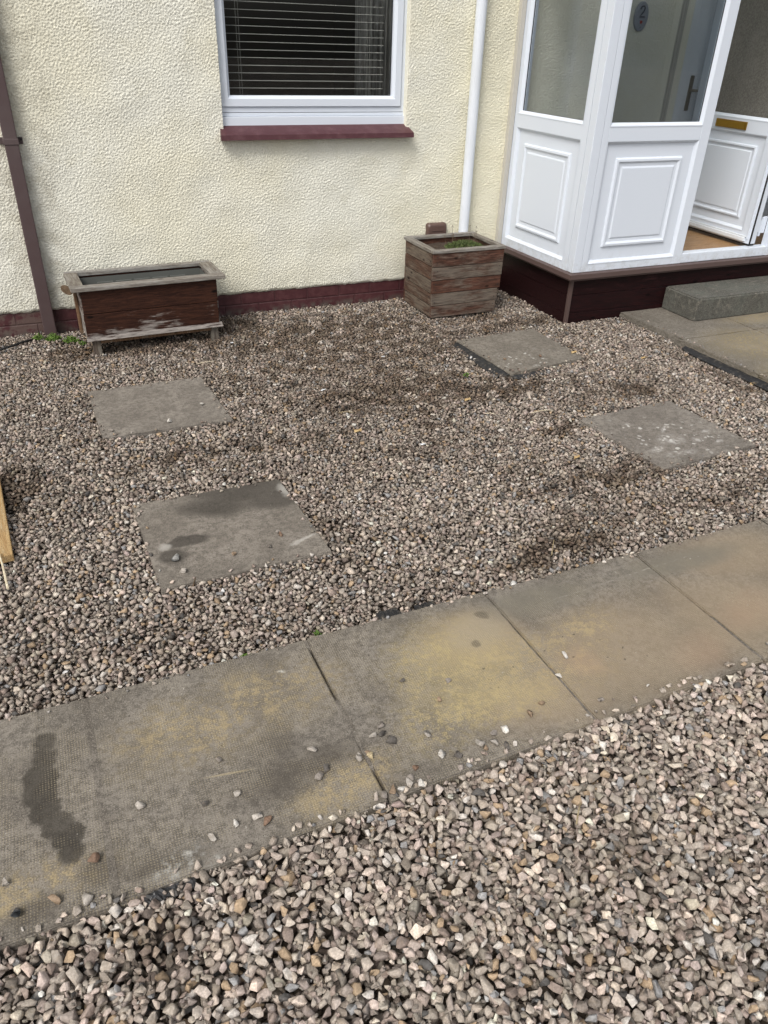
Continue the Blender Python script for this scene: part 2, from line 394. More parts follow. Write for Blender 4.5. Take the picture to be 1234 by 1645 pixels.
# ground
t = NT('ground_gravel'); p = t.pos()
v = t.n('TexVoronoi'); t.put(v.inputs['Vector'], p); v.inputs['Scale'].default_value = 48
sx = t.n('SeparateColor'); t.put(sx.inputs[0], v.outputs['Color'])
c = t.mix(sx.outputs[0], (.13, .11, .09), (.32, .28, .235))
e = t.rng(t.voro(p, 48, 'DISTANCE_TO_EDGE'), 0, .12)
c = t.mix(e, (.03, .024, .018), c)
sy = t.n('SeparateXYZ'); t.put(sy.inputs[0], p)
near = t.rng(t.vmath('LENGTH', t.vmath('SUBTRACT', p, (1.6, 2.6, 0)), (0, 0, 0)), 3.9, 4.2, 1, 0)
c = t.mix(near, c, t.mix(t.noise(p, 40, 4), (.07, .054, .04), (.13, .10, .075)))
M['ground'] = t.set(col=c, rough=.95, normal=t.bump(e, .8, .012))

t = NT('gravel_stone'); a = t.attr('col'); o = t.pos()
n1 = t.noise(o, 210, 4, .65); n2 = t.noise(o, 700, 2, .6); n3 = t.noise(o, 70, 2, .5)
c = t.mix(t.rng(n1, .3, .75), t.mix(1.0, a, (.72, .70, .68), 'MULTIPLY'), t.mix(1.0, a, (1.18, 1.17, 1.16), 'MULTIPLY'))
c = t.mix(t.rng(n2, .62, .75, 0, .35), c, t.mix(1.0, a, (.5, .47, .44), 'MULTIPLY'))
c = t.mix(t.rng(n3, .55, .75, 0, .28), c, (.30, .225, .15))
M['stone'] = t.set(col=c, rough=.8, spec=.35, normal=t.bump(t.math('ADD', n1, t.math('MULTIPLY', n2, .4)), .45, .0025))

t = NT('soil'); p = t.pos()
M['soil'] = t.set(col=t.mix(t.noise(p, 60, 5), (.025, .016, .010), (.075, .05, .032)), rough=.95, normal=t.bump(t.noise(p, 90, 5), 1, .01))
def leafmat(name, c1, c2):
    t = NT(name); p = t.pos()
    return t.set(col=t.mix(t.rng(t.noise(p, 60, 2), .35, .65), c1, c2), rough=.6, spec=.3)
M['leaf'] = leafmat('green_leaf', (.075, .14, .022), (.15, .24, .05))
M['moss'] = leafmat('moss_green', (.05, .075, .02), (.12, .155, .05))
M['dry'] = leafmat('dry_stalk', (.22, .17, .09), (.36, .29, .17))
M['dryleaf'] = leafmat('dead_leaf', (.34, .22, .10), (.48, .36, .18))
M['palewood'] = leafmat('pale_stick', (.55, .47, .33), (.68, .60, .45))
M['stem'] = leafmat('brown_twig', (.09, .06, .035), (.16, .11, .07))
t = NT('black_membrane'); p = t.pos()
M['membrane'] = t.set(col=t.mix(t.rng(t.noise(p, 40, 5), .5, .7), (.014, .014, .015), (.07, .062, .052)), rough=.6, normal=t.bump(t.noise(p, 80, 4), .6, .004))
M['litter'] = plastic('white_litter', (.7, .72, .74), .5, .2)

# ------------------------------------------------------------------ mesh helpers
def link(name, me, mat, parent=None, smooth=False):
    o = bpy.data.objects.new(name, me)
    COL.objects.link(o)
    if mat is not None and not me.materials: me.materials.append(M[mat] if isinstance(mat, str) else mat)
    if smooth:
        me.polygons.foreach_set('use_smooth', [True] * len(me.polygons))
    if parent is not None:
        o.parent = parent
    return o
def root(name, label, cat, loc=(0, 0, 0), rz=0.0, group=None):
    o = bpy.data.objects.new(name, None); COL.objects.link(o)
    o.location = loc; o.rotation_euler = (0, 0, rz); o.empty_display_size = .1
    return tag(o, label, cat, group)
def tag(o, label=None, cat=None, group=None, kind=None):
    if label: o['label'] = label
    if cat: o['category'] = cat
    if group: o['group'] = group
    if kind: o['kind'] = kind
    return o

class B:
    """collects shapes; plank value per shape; world or local coordinates"""
    def __init__(s): s.v = []; s.f = []; s.a = []
    def add(s, vs, fs, a=0.5):
        k = len(s.v); s.v += [tuple(x) for x in vs]; s.f += [tuple(i + k for i in f) for f in fs]; s.a += [a] * len(vs)
    def box(s, x0, x1, y0, y1, z0, z1, bev=0.0, a=.5, jit=0.0):
        bm = bmesh.new()
        vs = [bm.verts.new((x, y, z)) for x in (x0, x1) for y in (y0, y1) for z in (z0, z1)]
        if jit:
            for v in vs: v.co += Vector([random.uniform(-jit, jit) for _ in range(3)])
        for f in ((0, 1, 3, 2), (4, 6, 7, 5), (0, 4, 5, 1), (2, 3, 7, 6), (0, 2, 6, 4), (1, 5, 7, 3)): bm.faces.new([vs[i] for i in f])
        if bev: bmesh.ops.bevel(bm, geom=bm.edges[:], offset=bev, segments=2, affect='EDGES', profile=.6)
        bm.verts.ensure_lookup_table(); bm.normal_update()
        bmesh.ops.recalc_face_normals(bm, faces=bm.faces[:])
        for i, v in enumerate(bm.verts): v.index = i
        s.add([v.co[:] for v in bm.verts], [[v.index for v in f.verts] for f in bm.faces], a)
        bm.free()
    def ring(s, u0, u1, v0, v1, prof, fn, cap=True, a=.5):
        """nested rectangles: prof = (inset, height); fn(u, v, h) -> xyz"""
        vs = []; fs = []
        for ins, h in prof:
            for u, v in ((u0 + ins, v0 + ins), (u1 - ins, v0 + ins), (u1 - ins, v1 - ins), (u0 + ins, v1 - ins)): vs.append(fn(u, v, h))
        for k in range(len(prof) - 1):
            for i in range(4):
                j = (i + 1) % 4
                fs.append((4 * k + i, 4 * k + j, 4 * k + 4 + j, 4 * k + 4 + i))
        if cap: k = 4 * (len(prof) - 1); fs.append((k, k + 1, k + 2, k + 3))
        s.add(vs, fs, a)
    def tube(s, pts, r, n=10, a=.5, r1=None):
        pts = [Vector(p) for p in pts]; vs = []; fs = []
        for i, p in enumerate(pts):
            d = (pts[min(i + 1, len(pts) - 1)] - pts[max(i - 1, 0)]).normalized()
            u = d.orthogonal().normalized() if i == 0 else (u - d * u.dot(d)).normalized()
            w = d.cross(u); rr = r if r1 is None else r + (r1 - r) * i / (len(pts) - 1)
            for k in range(n):
                t_ = 2 * math.pi * k / n
                vs.append(p + (u * math.cos(t_) + w * math.sin(t_)) * rr)
        for i in range(len(pts) - 1):
            for k in range(n):
                j = (k + 1) % n
                fs.append((i * n + k, i * n + j, (i + 1) * n + j, (i + 1) * n + k))
        fs.append(tuple(range(n - 1, -1, -1))); fs.append(tuple(range((len(pts) - 1) * n, len(pts) * n)))
        s.add(vs, fs, a)
    def build(s, name, mat, parent=None, smooth=False, fix=True):
        me = bpy.data.meshes.new(name)
        vs = s.v
        if parent is not None and parent.rotation_euler.z == 0 and getattr(s, 'world', True):
            L = parent.location if parent.parent is None else parent.parent.location
            vs = [(x - L.x, y - L.y, z - L.z) for x, y, z in vs]
        me.from_pydata(vs, [], s.f)
        at = me.attributes.new('plank', 'FLOAT', 'POINT'); at.data.foreach_set('value', s.a)
        if fix:
            bm = bmesh.new(); bm.from_mesh(me); bmesh.ops.recalc_face_normals(bm, faces=bm.faces[:]); bm.to_mesh(me); bm.free()
        return link(name, me, mat, parent, smooth)

random.seed(4)
rg = np.random.default_rng(11)

# ------------------------------------------------------------------ ground
b = B(); b.add([(-40, -40, -.036), (40, -40, -.036), (40, 40, -.036), (-40, 40, -.036)], [(0, 1, 2, 3)])
tag(b.build('ground', 'ground'), kind='structure')

# ------------------------------------------------------------------ house
WY = 4.88
house = root('house', 'cream roughcast house wall with a maroon painted brick foot', 'house', (0, WY, 0))
# roughcast with real relief where it is seen close
def bandnoise(ny, nx, cell, wl, bw, seed):
    r = np.random.default_rng(seed)
    F = np.fft.rfft2(r.standard_normal((ny, nx)))
    fy = np.fft.fftfreq(ny, cell)[:, None]; fx = np.fft.rfftfreq(nx, cell)[None, :]
    f = np.sqrt(fy ** 2 + fx ** 2)
    F *= np.exp(-((np.log(np.maximum(f, 1e-6) * wl)) ** 2) / (2 * bw ** 2))
    h = np.fft.irfft2(F, (ny, nx)); return h / h.std()
cell = .004
X0, X1, Z0, Z1 = -1.1, 4.19, .13, 2.1
HX0, HX1, HZ0 = 1.083, 2.245, 1.060
nx = int((X1 - X0) / cell) + 1; nz = int((Z1 - Z0) / cell) + 1
hh = bandnoise(nz, nx, cell, .017, .60, 1) + .5 * bandnoise(nz, nx, cell, .010, .3, 2)
hh = np.tanh(hh * .9 - .25) * .0023 + bandnoise(nz, nx, cell, .35, .4, 3) * .0012
gx = np.linspace(X0, X1, nx); gz = np.linspace(Z0, Z1, nz)
GX, GZ = np.meshgrid(gx, gz)
edge = np.clip((GZ - Z0) / .02, 0, 1)
rag = np.interp(gx, np.arange(X0, X1 + .05, .03), rg.uniform(-.006, .006, len(np.arange(X0, X1 + .05, .03))))[None, :]
GZ2 = GZ + rag * (1 - np.clip((GZ - Z0) / .03, 0, 1))
GY = -hh - .004 + .012 * (1 - edge) ** 2
co = np.stack([GX, GY, GZ2], -1).reshape(-1, 3)
ii = (np.arange(nz - 1)[:, None] * nx + np.arange(nx - 1)[None, :])
cx = gx[:-1] + cell / 2; cz = gz[:-1] + cell / 2
hole = (cx[None, :] > HX0) & (cx[None, :] < HX1) & (cz[:, None] > HZ0)
q = ii[~hole]
faces = np.stack([q, q + 1, q + nx + 1, q + nx], -1)
def fast_mesh(name, co, faces):
    me = bpy.data.meshes.new(name)
    me.vertices.add(len(co)); me.vertices.foreach_set('co', co.astype(np.float32).ravel())
    k = faces.shape[1]
    me.loops.add(faces.size); me.loops.foreach_set('vertex_index', faces.astype(np.int32).ravel())
    me.polygons.add(len(faces)); me.polygons.foreach_set('loop_start', np.arange(0, faces.size, k, dtype=np.int32))
    me.update(calc_edges=True)
    return me
me = fast_mesh('wall', co, faces)
link('wall', me, 'render', house, smooth=True)
b = B()     # the rest of the wall, in plain pieces, round openings
b.box(-6, X0, WY, WY + .25, .13, 5.2)
b.box(X0, 9, WY + .001, WY + .25, 2.35, 5.2)
b.box(X0, HX0 - .002, WY + .012, WY + .25, .13, 2.35)
b.box(HX1 + .002, 4.19, WY + .012, WY + .25, .13, 2.35)
b.box(HX0 - .002, HX1 + .002, WY + .012, WY + .25, .13, HZ0)
b.box(X0, HX0 - .002, WY - .003, WY + .012, 2.102, 2.35); b.box(HX1 + .002, 4.19, WY - .003, WY + .012, 2.102, 2.35)
b.box(5.42, 9, WY, WY + .25, .13, 2.35)
b.box(4.19, 4.245, WY - .004, WY + .25, .13, 2.35)
b.box(4.31, 4.37, WY + .012, WY + .25, .13, 2.35)
b.build('rear_wall', 'render', house)
b = B(); b.box(4.247, 4.308, WY + .004, WY + .2, .13, 2.3, .004); b.box(4.262, 4.274, WY - .002, WY + .004, .13, 2.3, .002); b.box(4.284, 4.292, WY - .001, WY + .004, .13, 2.3, .002)
b.build('door_surround', 'beige', house)
b = B(); b.box(-6, 9, WY + .008, WY + .2, -.2, .129, .003); b.build('plinth', 'brick', house)
# roof line far above the frame
b = B(); b.box(-6.3, 9.3, WY - .4, WY + 5, 5.2, 5.35); b.build('roof', 'rooftile', house)

# window
def fx(Y): return lambda u, v, h: (u, Y - h, v)
win = bpy.data.objects.new('window', None); COL.objects.link(win); win.parent = house
win['category'] = ''
del win['category']
def wbuild(b, name, mat, parent=win, smooth=False):
    me = bpy.data.meshes.new(name)
    me.from_pydata([(x, y - WY, z) for x, y, z in b.v], [], b.f)
    at = me.attributes.new('plank', 'FLOAT', 'POINT'); at.data.foreach_set('value', b.a)
    bm = bmesh.new(); bm.from_mesh(me); bmesh.ops.recalc_face_normals(bm, faces=bm.faces[:]); bm.to_mesh(me); bm.free()
    return link(name, me, mat, parent, smooth)
WF = WY + .042
b = B()
b.ring(1.062, 2.247, 1.168, 2.32, [(0, -.06), (0, 0), (.024, 0), (.026, -.004), (.030, -.004), (.032, .010), (.070, .010), (.073, .006), (.086, -.008), (.086, -.04)], fx(WF), cap=False)
b.box(1.062, 2.247, WF - .004, WF + .06, 1.148, 1.1645, .003)
b.box(1.064, 2.245, WF - .016, WF + .06, 1.095, 1.147, .004)
wbuild(b, 'window_frame', 'upvc')
b = B(); b.box(1.062, 2.247, WF + .012, WF + .05, 1.160, 1.170); wbuild(b, 'gasket', 'black')
b = B(); b.box(1.14, 2.17, WF + .026, WF + .030, 1.24, 2.25); wbuild(b, 'pane', 'glass')
b = B()
b.ring(1.146, 2.163, 1.252, 2.236, [(-.004, -.006), (.004, -.006), (.005, -.02)], fx(WF + .02), cap=False); wbuild(b, 'seal', 'black')
# reveals
b = B(); b.box(HX1 - .004, HX1 + .02, WY - .002, WY + .2, HZ0, 2.35, .004); b.box(HX0 - .02, HX0 + .001, WY + .002, WY + .2, HZ0, 2.35)
b.box(HX0, HX1, WY + .005, WY + .2, 2.30, 2.36); wbuild(b, 'reveal', 'render', house)
# sill: sloping slab
b = B()
pr = [(WY + .034, 1.1045), (WY - .066, 1.060), (WY - .070, 1.034), (WY - .045, 1.030), (WY + .034, 1.036)]
vs = []
for (x) in (1.055, 2.272):
    for i, (y, z) in enumerate(pr):
        xx = x
        if i in (0, 4): xx = 1.072 if x < 2 else 2.252
        vs.append((xx, y, z))
n = len(pr)
b.add(vs, [tuple(range(n))[::-1], tuple(range(n, 2 * n))] + [(i, (i + 1) % n, n + (i + 1) % n, n + i) for i in range(n)])
wbuild(b, 'window_sill', 'sill')
# room behind the window
b = B(); b.ring(.3, 3.0, .2, 2.5, [(0, 0), (0, -3.2)], fx(WY + .2), cap=True); wbuild(b, 'room', 'room', house)
b = B(); b.box(1.0, 2.35, WY + .13, WY + .26, 1.10, 1.13); wbuild(b, 'inner_sill', 'upvc')

bl = root('venetian_blind', 'open horizontal slatted blind hanging behind the dark window glass', 'blind', (1.65, 5.03, 0))
for k in range(26):
    z = 1.248 + k * .0386
    b = B(); n = 5; vs = []; fs = []
    for i in range(n):
        f = i / (n - 1); y = 5.030 + .024 * (f - .5); zz = z + .0016 * math.sin(math.pi * f) + (f - .5) * .002
        for x in (1.147, 2.138): vs.append((x, y, zz))
    vs2 = [(x, y, zz - .0009) for x, y, zz in vs]
    for i in range(n - 1):
        fs.append((2 * i, 2 * i + 1, 2 * i + 3, 2 * i + 2)); fs.append((2 * n + 2 * i, 2 * n + 2 * i + 2, 2 * n + 2 * i + 3, 2 * n + 2 * i + 1))
    fs.append((0, 2 * n, 2 * n + 1, 1)); fs.append((2 * n - 2, 2 * n - 1, 4 * n - 1, 4 * n - 2))
    b.add(vs + vs2, fs); b.build('slat', 'slat', bl, fix=False)
for x in (1.245, 2.03, 1.23, 2.045):
    b = B(); b.tube([(x, 5.018, 1.225), (x, 5.018, 2.25)], .0009, 5); b.build('ladder_cord', 'slat', bl)
b = B(); b.box(1.147, 2.138, 5.018, 5.042, 1.218, 1.228, .002); b.build('bottom_rail', 'slat', bl)
b = B(); b.box(1.147, 2.105, 5.012, 5.05, 2.252, 2.285, .002); b.build('head_rail', 'slat', bl)
# curtain
vs = []; fs = []; n = 70
for i in range(n):
    f = i / (n - 1); x = 2.01 + .24 * f; y = 5.16 + .018 * math.sin(f * 44) + .006 * math.sin(f * 91)
    vs += [(x, y, 1.14), (x, y, 2.3)]
for i in range(n - 1): fs.append((2 * i, 2 * i + 2, 2 * i + 3, 2 * i + 1))
b = B(); b.add(vs, fs); o = b.build('curtain', 'curtain', None, True, fix=False)
md = o.modifiers.new('thick', 'SOLIDIFY'); md.thickness = .003
tag(o, 'grey pleated curtain drawn to the right side of the window', 'curtain')

# front door inside the porch
fd = bpy.data.objects.new('front_door', None); COL.objects.link(fd); fd.parent = house
b = B(); b.box(4.375, 4.43, WY + .02, WY + .12, .39, 2.3, .004); b.box(5.36, 5.415, WY + .02, WY + .12, .39, 2.3, .004); b.box(4.43, 5.36, WY + .02, WY + .12, 2.24, 2.3, .004)
wbuild(b, 'door_frame', 'upvc_old', fd)
b = B(); b.box(4.436, 5.354, WY + .045, WY + .10, .42, 2.235, .004)
for v0, v1 in ((.56, 1.04), (1.24, 2.1)):
    b.ring(4.58, 5.21, v0, v1, [(0, 0.0005), (.006, .012), (.02, .012), (.03, .003), (.05, .003), (.06, .008)], fx(WY + .045))
wbuild(b, 'door_leaf', 'upvc_old', fd)
b = B(); b.box(4.492, 4.522, WY + .033, WY + .0445, 1.165, 1.39, .004); b.tube([(4.507, WY + .035, 1.298), (4.507, WY - .005, 1.298), (4.515, WY - .012, 1.298), (4.62, WY - .012, 1.296)], .009, 8)
wbuild(b, 'handle', 'metal', fd)

# ------------------------------------------------------------------ porch
F = 4.015
porch = root('porch', 'white plastic framed glazed porch on a dark brown boarded base with open door', 'porch', (3.9, F, 0))
fF = lambda u, v, h: (u, F - h, v)
XS, YB = 3.043, 4.878          # side face, and where it meets the house
def fS(u, v, h):               # side plane turns in a little towards the house
    k = (u - F) / (YB - F)
    return (XS - .030 * k - h, u, v)
ZB, ZT = .335, 2.12
bead = [(-.003, .0015), (.001, .0015), (.004, .0005), (.018, -.016), (.018, -.034)]
pan = [(0, 0), (.085, 0), (.088, .002), (.094, .012), (.106, .013), (.118, .004), (.135, .003), (.142, .007), (.146, .008)]
b = B()
def side_box(u0, u1, z0, z1, d0=0.0, d1=.06, bev=.003):
    bb = B(); bb.box(u0, u1, 0, 1, z0, z1)
    vs = [];
    for (u, t_, z) in bb.v: vs.append(fS(u, z, -(d0 + (d1 - d0) * t_)))
    b.add(vs, bb.f)
# corner post
b.box(XS - .002, XS + .060, F - .002, F + .060, ZB, ZT, .004)
# front bay left of the door
b.box(XS + .062, 3.148, F, F + .06, ZB, ZT, .003)
b.box(3.839, 3.911, F, F + .06, ZB, ZT, .003)
b.box(3.148, 3.839, F + .0005, F + .06, ZB, .384, .003)
b.box(3.148, 3.839, F + .0005, F + .06, 1.088, 1.166, .003)
b.box(3.148, 3.839, F + .0005, F + .06, 2.03, ZT, .003)
for v0, v1 in ((.384, 1.088), (1.166, 2.03)): b.ring(3.148, 3.839, v0, v1, bead, fF, cap=False)
# threshold, jamb and bay right of the door
b.box(3.911, 4.672, F + .001, F + .07, ZB, .398, .006)
b.box(3.911, 4.672, F + .001, F + .06, 2.05, ZT, .003)
b.box(4.672, 4.745, F, F + .06, ZB, ZT, .003)
b.box(4.745, 5.43, F + .0005, F + .06, ZB, .384, .003); b.box(4.745, 5.43, F + .0005, F + .06, 1.088, 1.166, .003); b.box(4.745, 5.43, F + .0005, F + .06, 2.03, ZT, .003)
b.box(5.43, 5.50, F, F + .06, ZB, ZT, .003)
for v0, v1 in ((.384, 1.088), (1.166, 2.03)): b.ring(4.745, 5.43, v0, v1, bead, fF, cap=False)
# left side
side_box(F + .062, 4.128, ZB, ZT); side_box(4.808, YB - .03, ZB, ZT)
side_box(4.128, 4.808, ZB, .384); side_box(4.128, 4.808, 1.088, 1.166); side_box(4.128, 4.808, 2.03, ZT)
for v0, v1 in ((.384, 1.088), (1.166, 2.03)): b.ring(4.128, 4.808, v0, v1, bead, fS, cap=False)
# right side
b.box(5.44, 5.50, F + .062, WY, ZB, ZT, .003)
b.build('frame', 'upvc', porch)
b = B(); b.ring(3.155, 3.832, .391, 1.081, [(i, h - .018) for i, h in pan], fF); b.build('panel', 'upvc', porch)
b = B(); b.ring(4.752, 5.423, .391, 1.081, [(i, h - .018) for i, h in pan], fF); b.build('panel', 'upvc', porch)
b = B(); b.ring(4.135, 4.801, .391, 1.081, [(i * .95, h - .018) for i, h in pan], fS); b.build('panel', 'upvc', porch)
def pane(u0, u1, v0, v1, fn, mat):
    b = B(); b.ring(u0, u1, v0, v1, [(0, -.031), (0, -.027)], fn); 
    b.ring(u0, u1, v0, v1, [(0, -.031), (0, -.0312)], fn)
    g = b.build('pane', mat, porch)
    b = B(); b.ring(u0 + .006, u1 - .006, v0 + .006, v1 - .006, [(-.004, -.020), (.005, -.020), (.006, -.0265)], fn, cap=False)
    s = B.build(b, 'gasket', 'black', g)
pane(3.155, 3.832, 1.173, 2.023, fF, 'tint'); pane(4.752, 5.423, 1.173, 2.023, fF, 'tint'); pane(4.135, 4.801, 1.173, 2.023, fS, 'sideglass')
# beige wall strip
b = B(); b.box(2.978, XS - .032, WY - .040, WY + .002, .30, ZT, .003); b.build('wall_strip', 'beige', porch)
# base
b = B(); 
for k in range(3): b.box(XS + .036, 5.47, F + .026, F + .045, -.05 + .115 * k, .063 + .115 * k, .003, a=.2 + .3 * k)
b.build('base_board', 'cladding', porch)
b = B()
for k in range(3):
    z0, z1 = -.05 + .115 * k, .063 + .115 * k
    b.add([(XS + .030, F + .045, z0), (XS + .000, YB, z0), (XS + .000, YB, z1), (XS + .030, F + .045, z1), (XS + .06, F + .045, z0), (XS + .03, YB, z0), (XS + .03, YB, z1), (XS + .06, F + .045, z1)],
          [(0, 1, 2, 3), (4, 7, 6, 5), (0, 4, 5, 1), (3, 2, 6, 7), (0, 3, 7, 4), (1, 5, 6, 2)], .3 * k)
t_ = M['cladding'].copy(); b.build('base_board', 'cladding', porch)
b = B(); b.box(XS + .018, XS + .040, F + .016, F + .04, -.03, .29, .002); b.build('corner_strip', 'browntrim', porch)
b = B()
zt = [(0.0, .334), (-.024, .328), (-.026, .300), (-.012, .296), (-.010, .285), (.04, .285)]
def trim_run(p0, p1, dirn, e0=0, e1=0):
    vs = []
    for (pt, e) in ((p0, e0), (p1, e1)):
        for (o_, z) in zt:
            vs.append((pt[0] + dirn[0] * o_ + e * o_ * (1 if dirn[0] == 0 else 0), pt[1] + dirn[1] * o_ + e * o_ * (1 if dirn[0] != 0 else 0), z))
    n = len(zt)
    b.add(vs, [(i, (i + 1) % n, n + (i + 1) % n, n + i) for i in range(n)] + [tuple(range(n)), tuple(range(n, 2 * n))])
trim_run((XS, F), (5.5, F), (0, 1), 1, 0)
trim_run((XS, F), (XS - .03, YB), (1, 0), 1, 0)
b.build('trim', 'browntrim', porch)
b = B(); b.box(XS + .07, 5.44, F + .072, WY, .30, .372)
b.build('subfloor', 'cladding', porch)
b = B()
for k in range(6): b.box(XS + .07, 5.44, F + .073 + k * .132, F + .073 + k * .132 + .1305, .373, .386, .001, a=random.random())
b.build('floor', 'laminate', porch)
b = B(); b.box(XS - .06, 5.56, F - .06, F + .06, 2.122, 2.26, .004); b.box(XS - .06, XS + .06, F + .061, WY, 2.122, 2.26, .004); b.box(5.44, 5.56, F + .061, WY, 2.122, 2.26, .004)
for k in range(3): b.box(3.62 + .62 * k, 3.66 + .62 * k, F + .061, WY, 2.2, 2.259, .003)
b.build('fascia', 'upvc', porch)
b = B(); b.box(XS - .1, 5.6, F - .12, WY - .002, 2.262, 2.272)
b.build('roof', 'translucent_roof', porch)  # unseen roof, see-through to let light into the porch
# right side lower + glass of the porch as one plain clad side
b = B(); b.box(5.45, 5.49, F + .062, WY, .3, ZT - .001); b.build('side_panel', 'upvc', porch)
# the open door leaf (swung inwards, hinged on the right)
DX = 4.525
fD = lambda u, v, h: (DX - h, u, v)
door = bpy.data.objects.new('door', None); COL.objects.link(door); door.parent = porch
def dbuild(b, name, mat, smooth=False):
    me = bpy.data.meshes.new(name)
    L = porch.location
    me.from_pydata([(x - L.x, y - L.y, z - L.z) for x, y, z in b.v], [], b.f)
    at = me.attributes.new('plank', 'FLOAT', 'POINT'); at.data.foreach_set('value', b.a)
    bm = bmesh.new(); bm.from_mesh(me); bmesh.ops.recalc_face_normals(bm, faces=bm.faces[:]); bm.to_mesh(me); bm.free()
    return link(name, me, mat, door, smooth)
DY0, DY1, DZ0, DZ1 = 4.052, 4.858, .412, 2.03
b = B()
b.box(DX, DX + .06, DY0, 4.135, DZ0, DZ1, .003); b.box(DX, DX + .06, 4.765, DY1, DZ0, DZ1, .003)
b.box(DX + .0005, DX + .06, 4.135, 4.765, DZ0, .488, .003); b.box(DX + .0005, DX + .06, 4.135, 4.765, 1.085, 1.165, .003); b.box(DX + .0005, DX + .06, 4.135, 4.765, 1.95, DZ1, .003)
for v0, v1 in ((.488, 1.085), (1.165, 1.95)): b.ring(4.135, 4.765, v0, v1, bead, fD, cap=False)
b.box(DX - .012, DX - .0005, DY0 + .012, DY0 + .02, DZ0 + .03, DZ1, .002)
dbuild(b, 'door_leaf', 'upvc')
b = B(); b.ring(4.142, 4.758, .495, 1.078, [(i * .72, h - .016) for i, h in pan], fD); b.ring(4.142, 4.758, .495, 1.078, [(0, -.016), (0, -.03)], fD, cap=False); dbuild(b, 'door_panel', 'upvc')
b = B(); b.ring(4.142, 4.758, 1.172, 1.943, [(0, -.031), (0, -.028)], fD); dbuild(b, 'pane', 'obscure')
b = B(); b.ring(4.147, 4.753, 1.177, 1.938, [(-.003, -.019), (.006, -.019), (.007, -.027)], fD, cap=False)
b.box(DX + .002, DX + .010, DY0 - .008, DY0 - .0005, DZ0, DZ1); b.box(DX + .005, DX + .015, DY1 + .0005, DY1 + .006, DZ0, DZ1); b.box(DX + .006, DX + .05, DY0, DY1, DZ0 - .010, DZ0 - .0005)
dbuild(b, 'gasket', 'black')
b = B(); b.box(DX - .020, DX - .0008, DY0 + .035, DY1 - .02, .424, .452, .005); b.box(DX - .009, DX - .0008, DY0 + .03, DY1 - .02, .453, .462, .002); dbuild(b, 'drip_bar', 'upvc_old')
b = B(); b.box(DX - .009, DX - .0006, 4.325, 4.610, 1.098, 1.148, .004); b.box(DX - .014, DX - .009, 4.338, 4.597, 1.104, 1.142, .003); dbuild(b, 'letterbox', 'gold')
for z in (.53, 1.2, 1.85):
    b = B(); b.box(4.640, 4.671, F + .061, F + .076, z - .055, z + .055, .003); b.tube([(4.634, F + .070, z - .075), (4.634, F + .070, z + .05)], .009, 10); b.box(4.590, 4.634, F + .064, F + .072, z - .05, z + .03, .002)
    dbuild(b, 'hinge', 'upvc')

# house number plaque inside the porch
pl = root('number_plaque', 'grey oval house number plaque with a small red motif inside the porch', 'plaque', (3.915, WY - .010, 1.725))
vs = []; N = 36
for y in (.006, -.006, -.009):
    for k in range(N):
        a_ = 2 * math.pi * k / N; s_ = 1 if y > -.008 else .93
        vs.append((.055 * s_ * math.cos(a_), y, .083 * s_ * math.sin(a_)))
fs = [(i * N + k, i * N + (k + 1) % N, (i + 1) * N + (k + 1) % N, (i + 1) * N + k) for i in range(2) for k in range(N)] + [tuple(range(2 * N, 3 * N))]
b = B(); b.world = False; b.add(vs, fs)
me_p = bpy.data.meshes.new('plate'); me_p.from_pydata(b.v, [], b.f); link('plate', me_p, 'plaque', pl)
b = B()
pts = [(-.020, -.0105, .040), (-.012, -.0105, .055), (.006, -.0105, .058), (.016, -.0105, .046), (.010, -.0105, .028), (-.006, -.0105, .012), (-.020, -.0105, -.002), (.022, -.0105, -.002)]
b.tube(pts, .0042, 6)
me_p = bpy.data.meshes.new('numeral'); me_p.from_pydata(b.v, [], b.f); link('numeral', me_p, 'ink', pl)
b = B(); b.box(-.009, .009, -.013, -.0095, -.040, -.022, .003)
me_p = bpy.data.meshes.new('motif'); me_p.from_pydata(b.v, [], b.f); link('motif', me_p, 'red', pl)
b = B(); b.box(-.003, .003, -.012, -.0095, -.064, -.058, .001)
me_p = bpy.data.meshes.new('screw'); me_p.from_pydata(b.v, [], b.f); link('screw', me_p, 'ink', pl)

# ------------------------------------------------------------------ downpipes, vent
r_ = root('downpipe', 'square brown plastic downpipe at the left end of the wall', 'downpipe', (-.052, WY - .035, 0))
b = B(); b.box(-.087, -.018, WY - .066, WY - .006, -.02, 5.1, .006); b.build('pipe', 'brownpipe', r_)
b = B(); b.box(-.0905, -.0145, WY - .0695, WY - .003, 1.030, 1.060, .003); b.box(-.112, -.089, WY - .012, WY - .004, 1.028, 1.062, .003); b.box(-.016, .006, WY - .012, WY - .004, 1.028, 1.062, .003)
b.build('bracket', 'brownpipe', r_)
b = B(); b.tube([(-.002, WY - .012, 1.052), (-.002, WY - .022, 1.052)], .006, 10); b.build('screw', 'black', r_)
r_ = root('downpipe', 'round white plastic downpipe beside the porch behind the square planter', 'downpipe', (2.70, WY - .05, 0))
b = B(); b.tube([(2.692, WY - .045, z) for z in (.0, .3, 1.0, 2.0, 5.1)], .0335, 28); b.build('pipe', 'pvcpipe', r_, True)
for z in (2.1,):
    b = B(); b.tube([(2.692, WY - .045, z), (2.692, WY - .045, z + .04)], .0365, 24); b.box(2.64, 2.744, WY - .02, WY - .003, z, z + .04, .002); b.build('bracket', 'pvcpipe', r_)
vt = root('vent_cowl', 'small brown plastic vent cowl on the wall behind the square planter', 'vent', (2.5, WY - .02, .44))
vs = []; fs = []
prof = [(.076, .000), (.076, .020), (.070, .034), (.058, .040)]
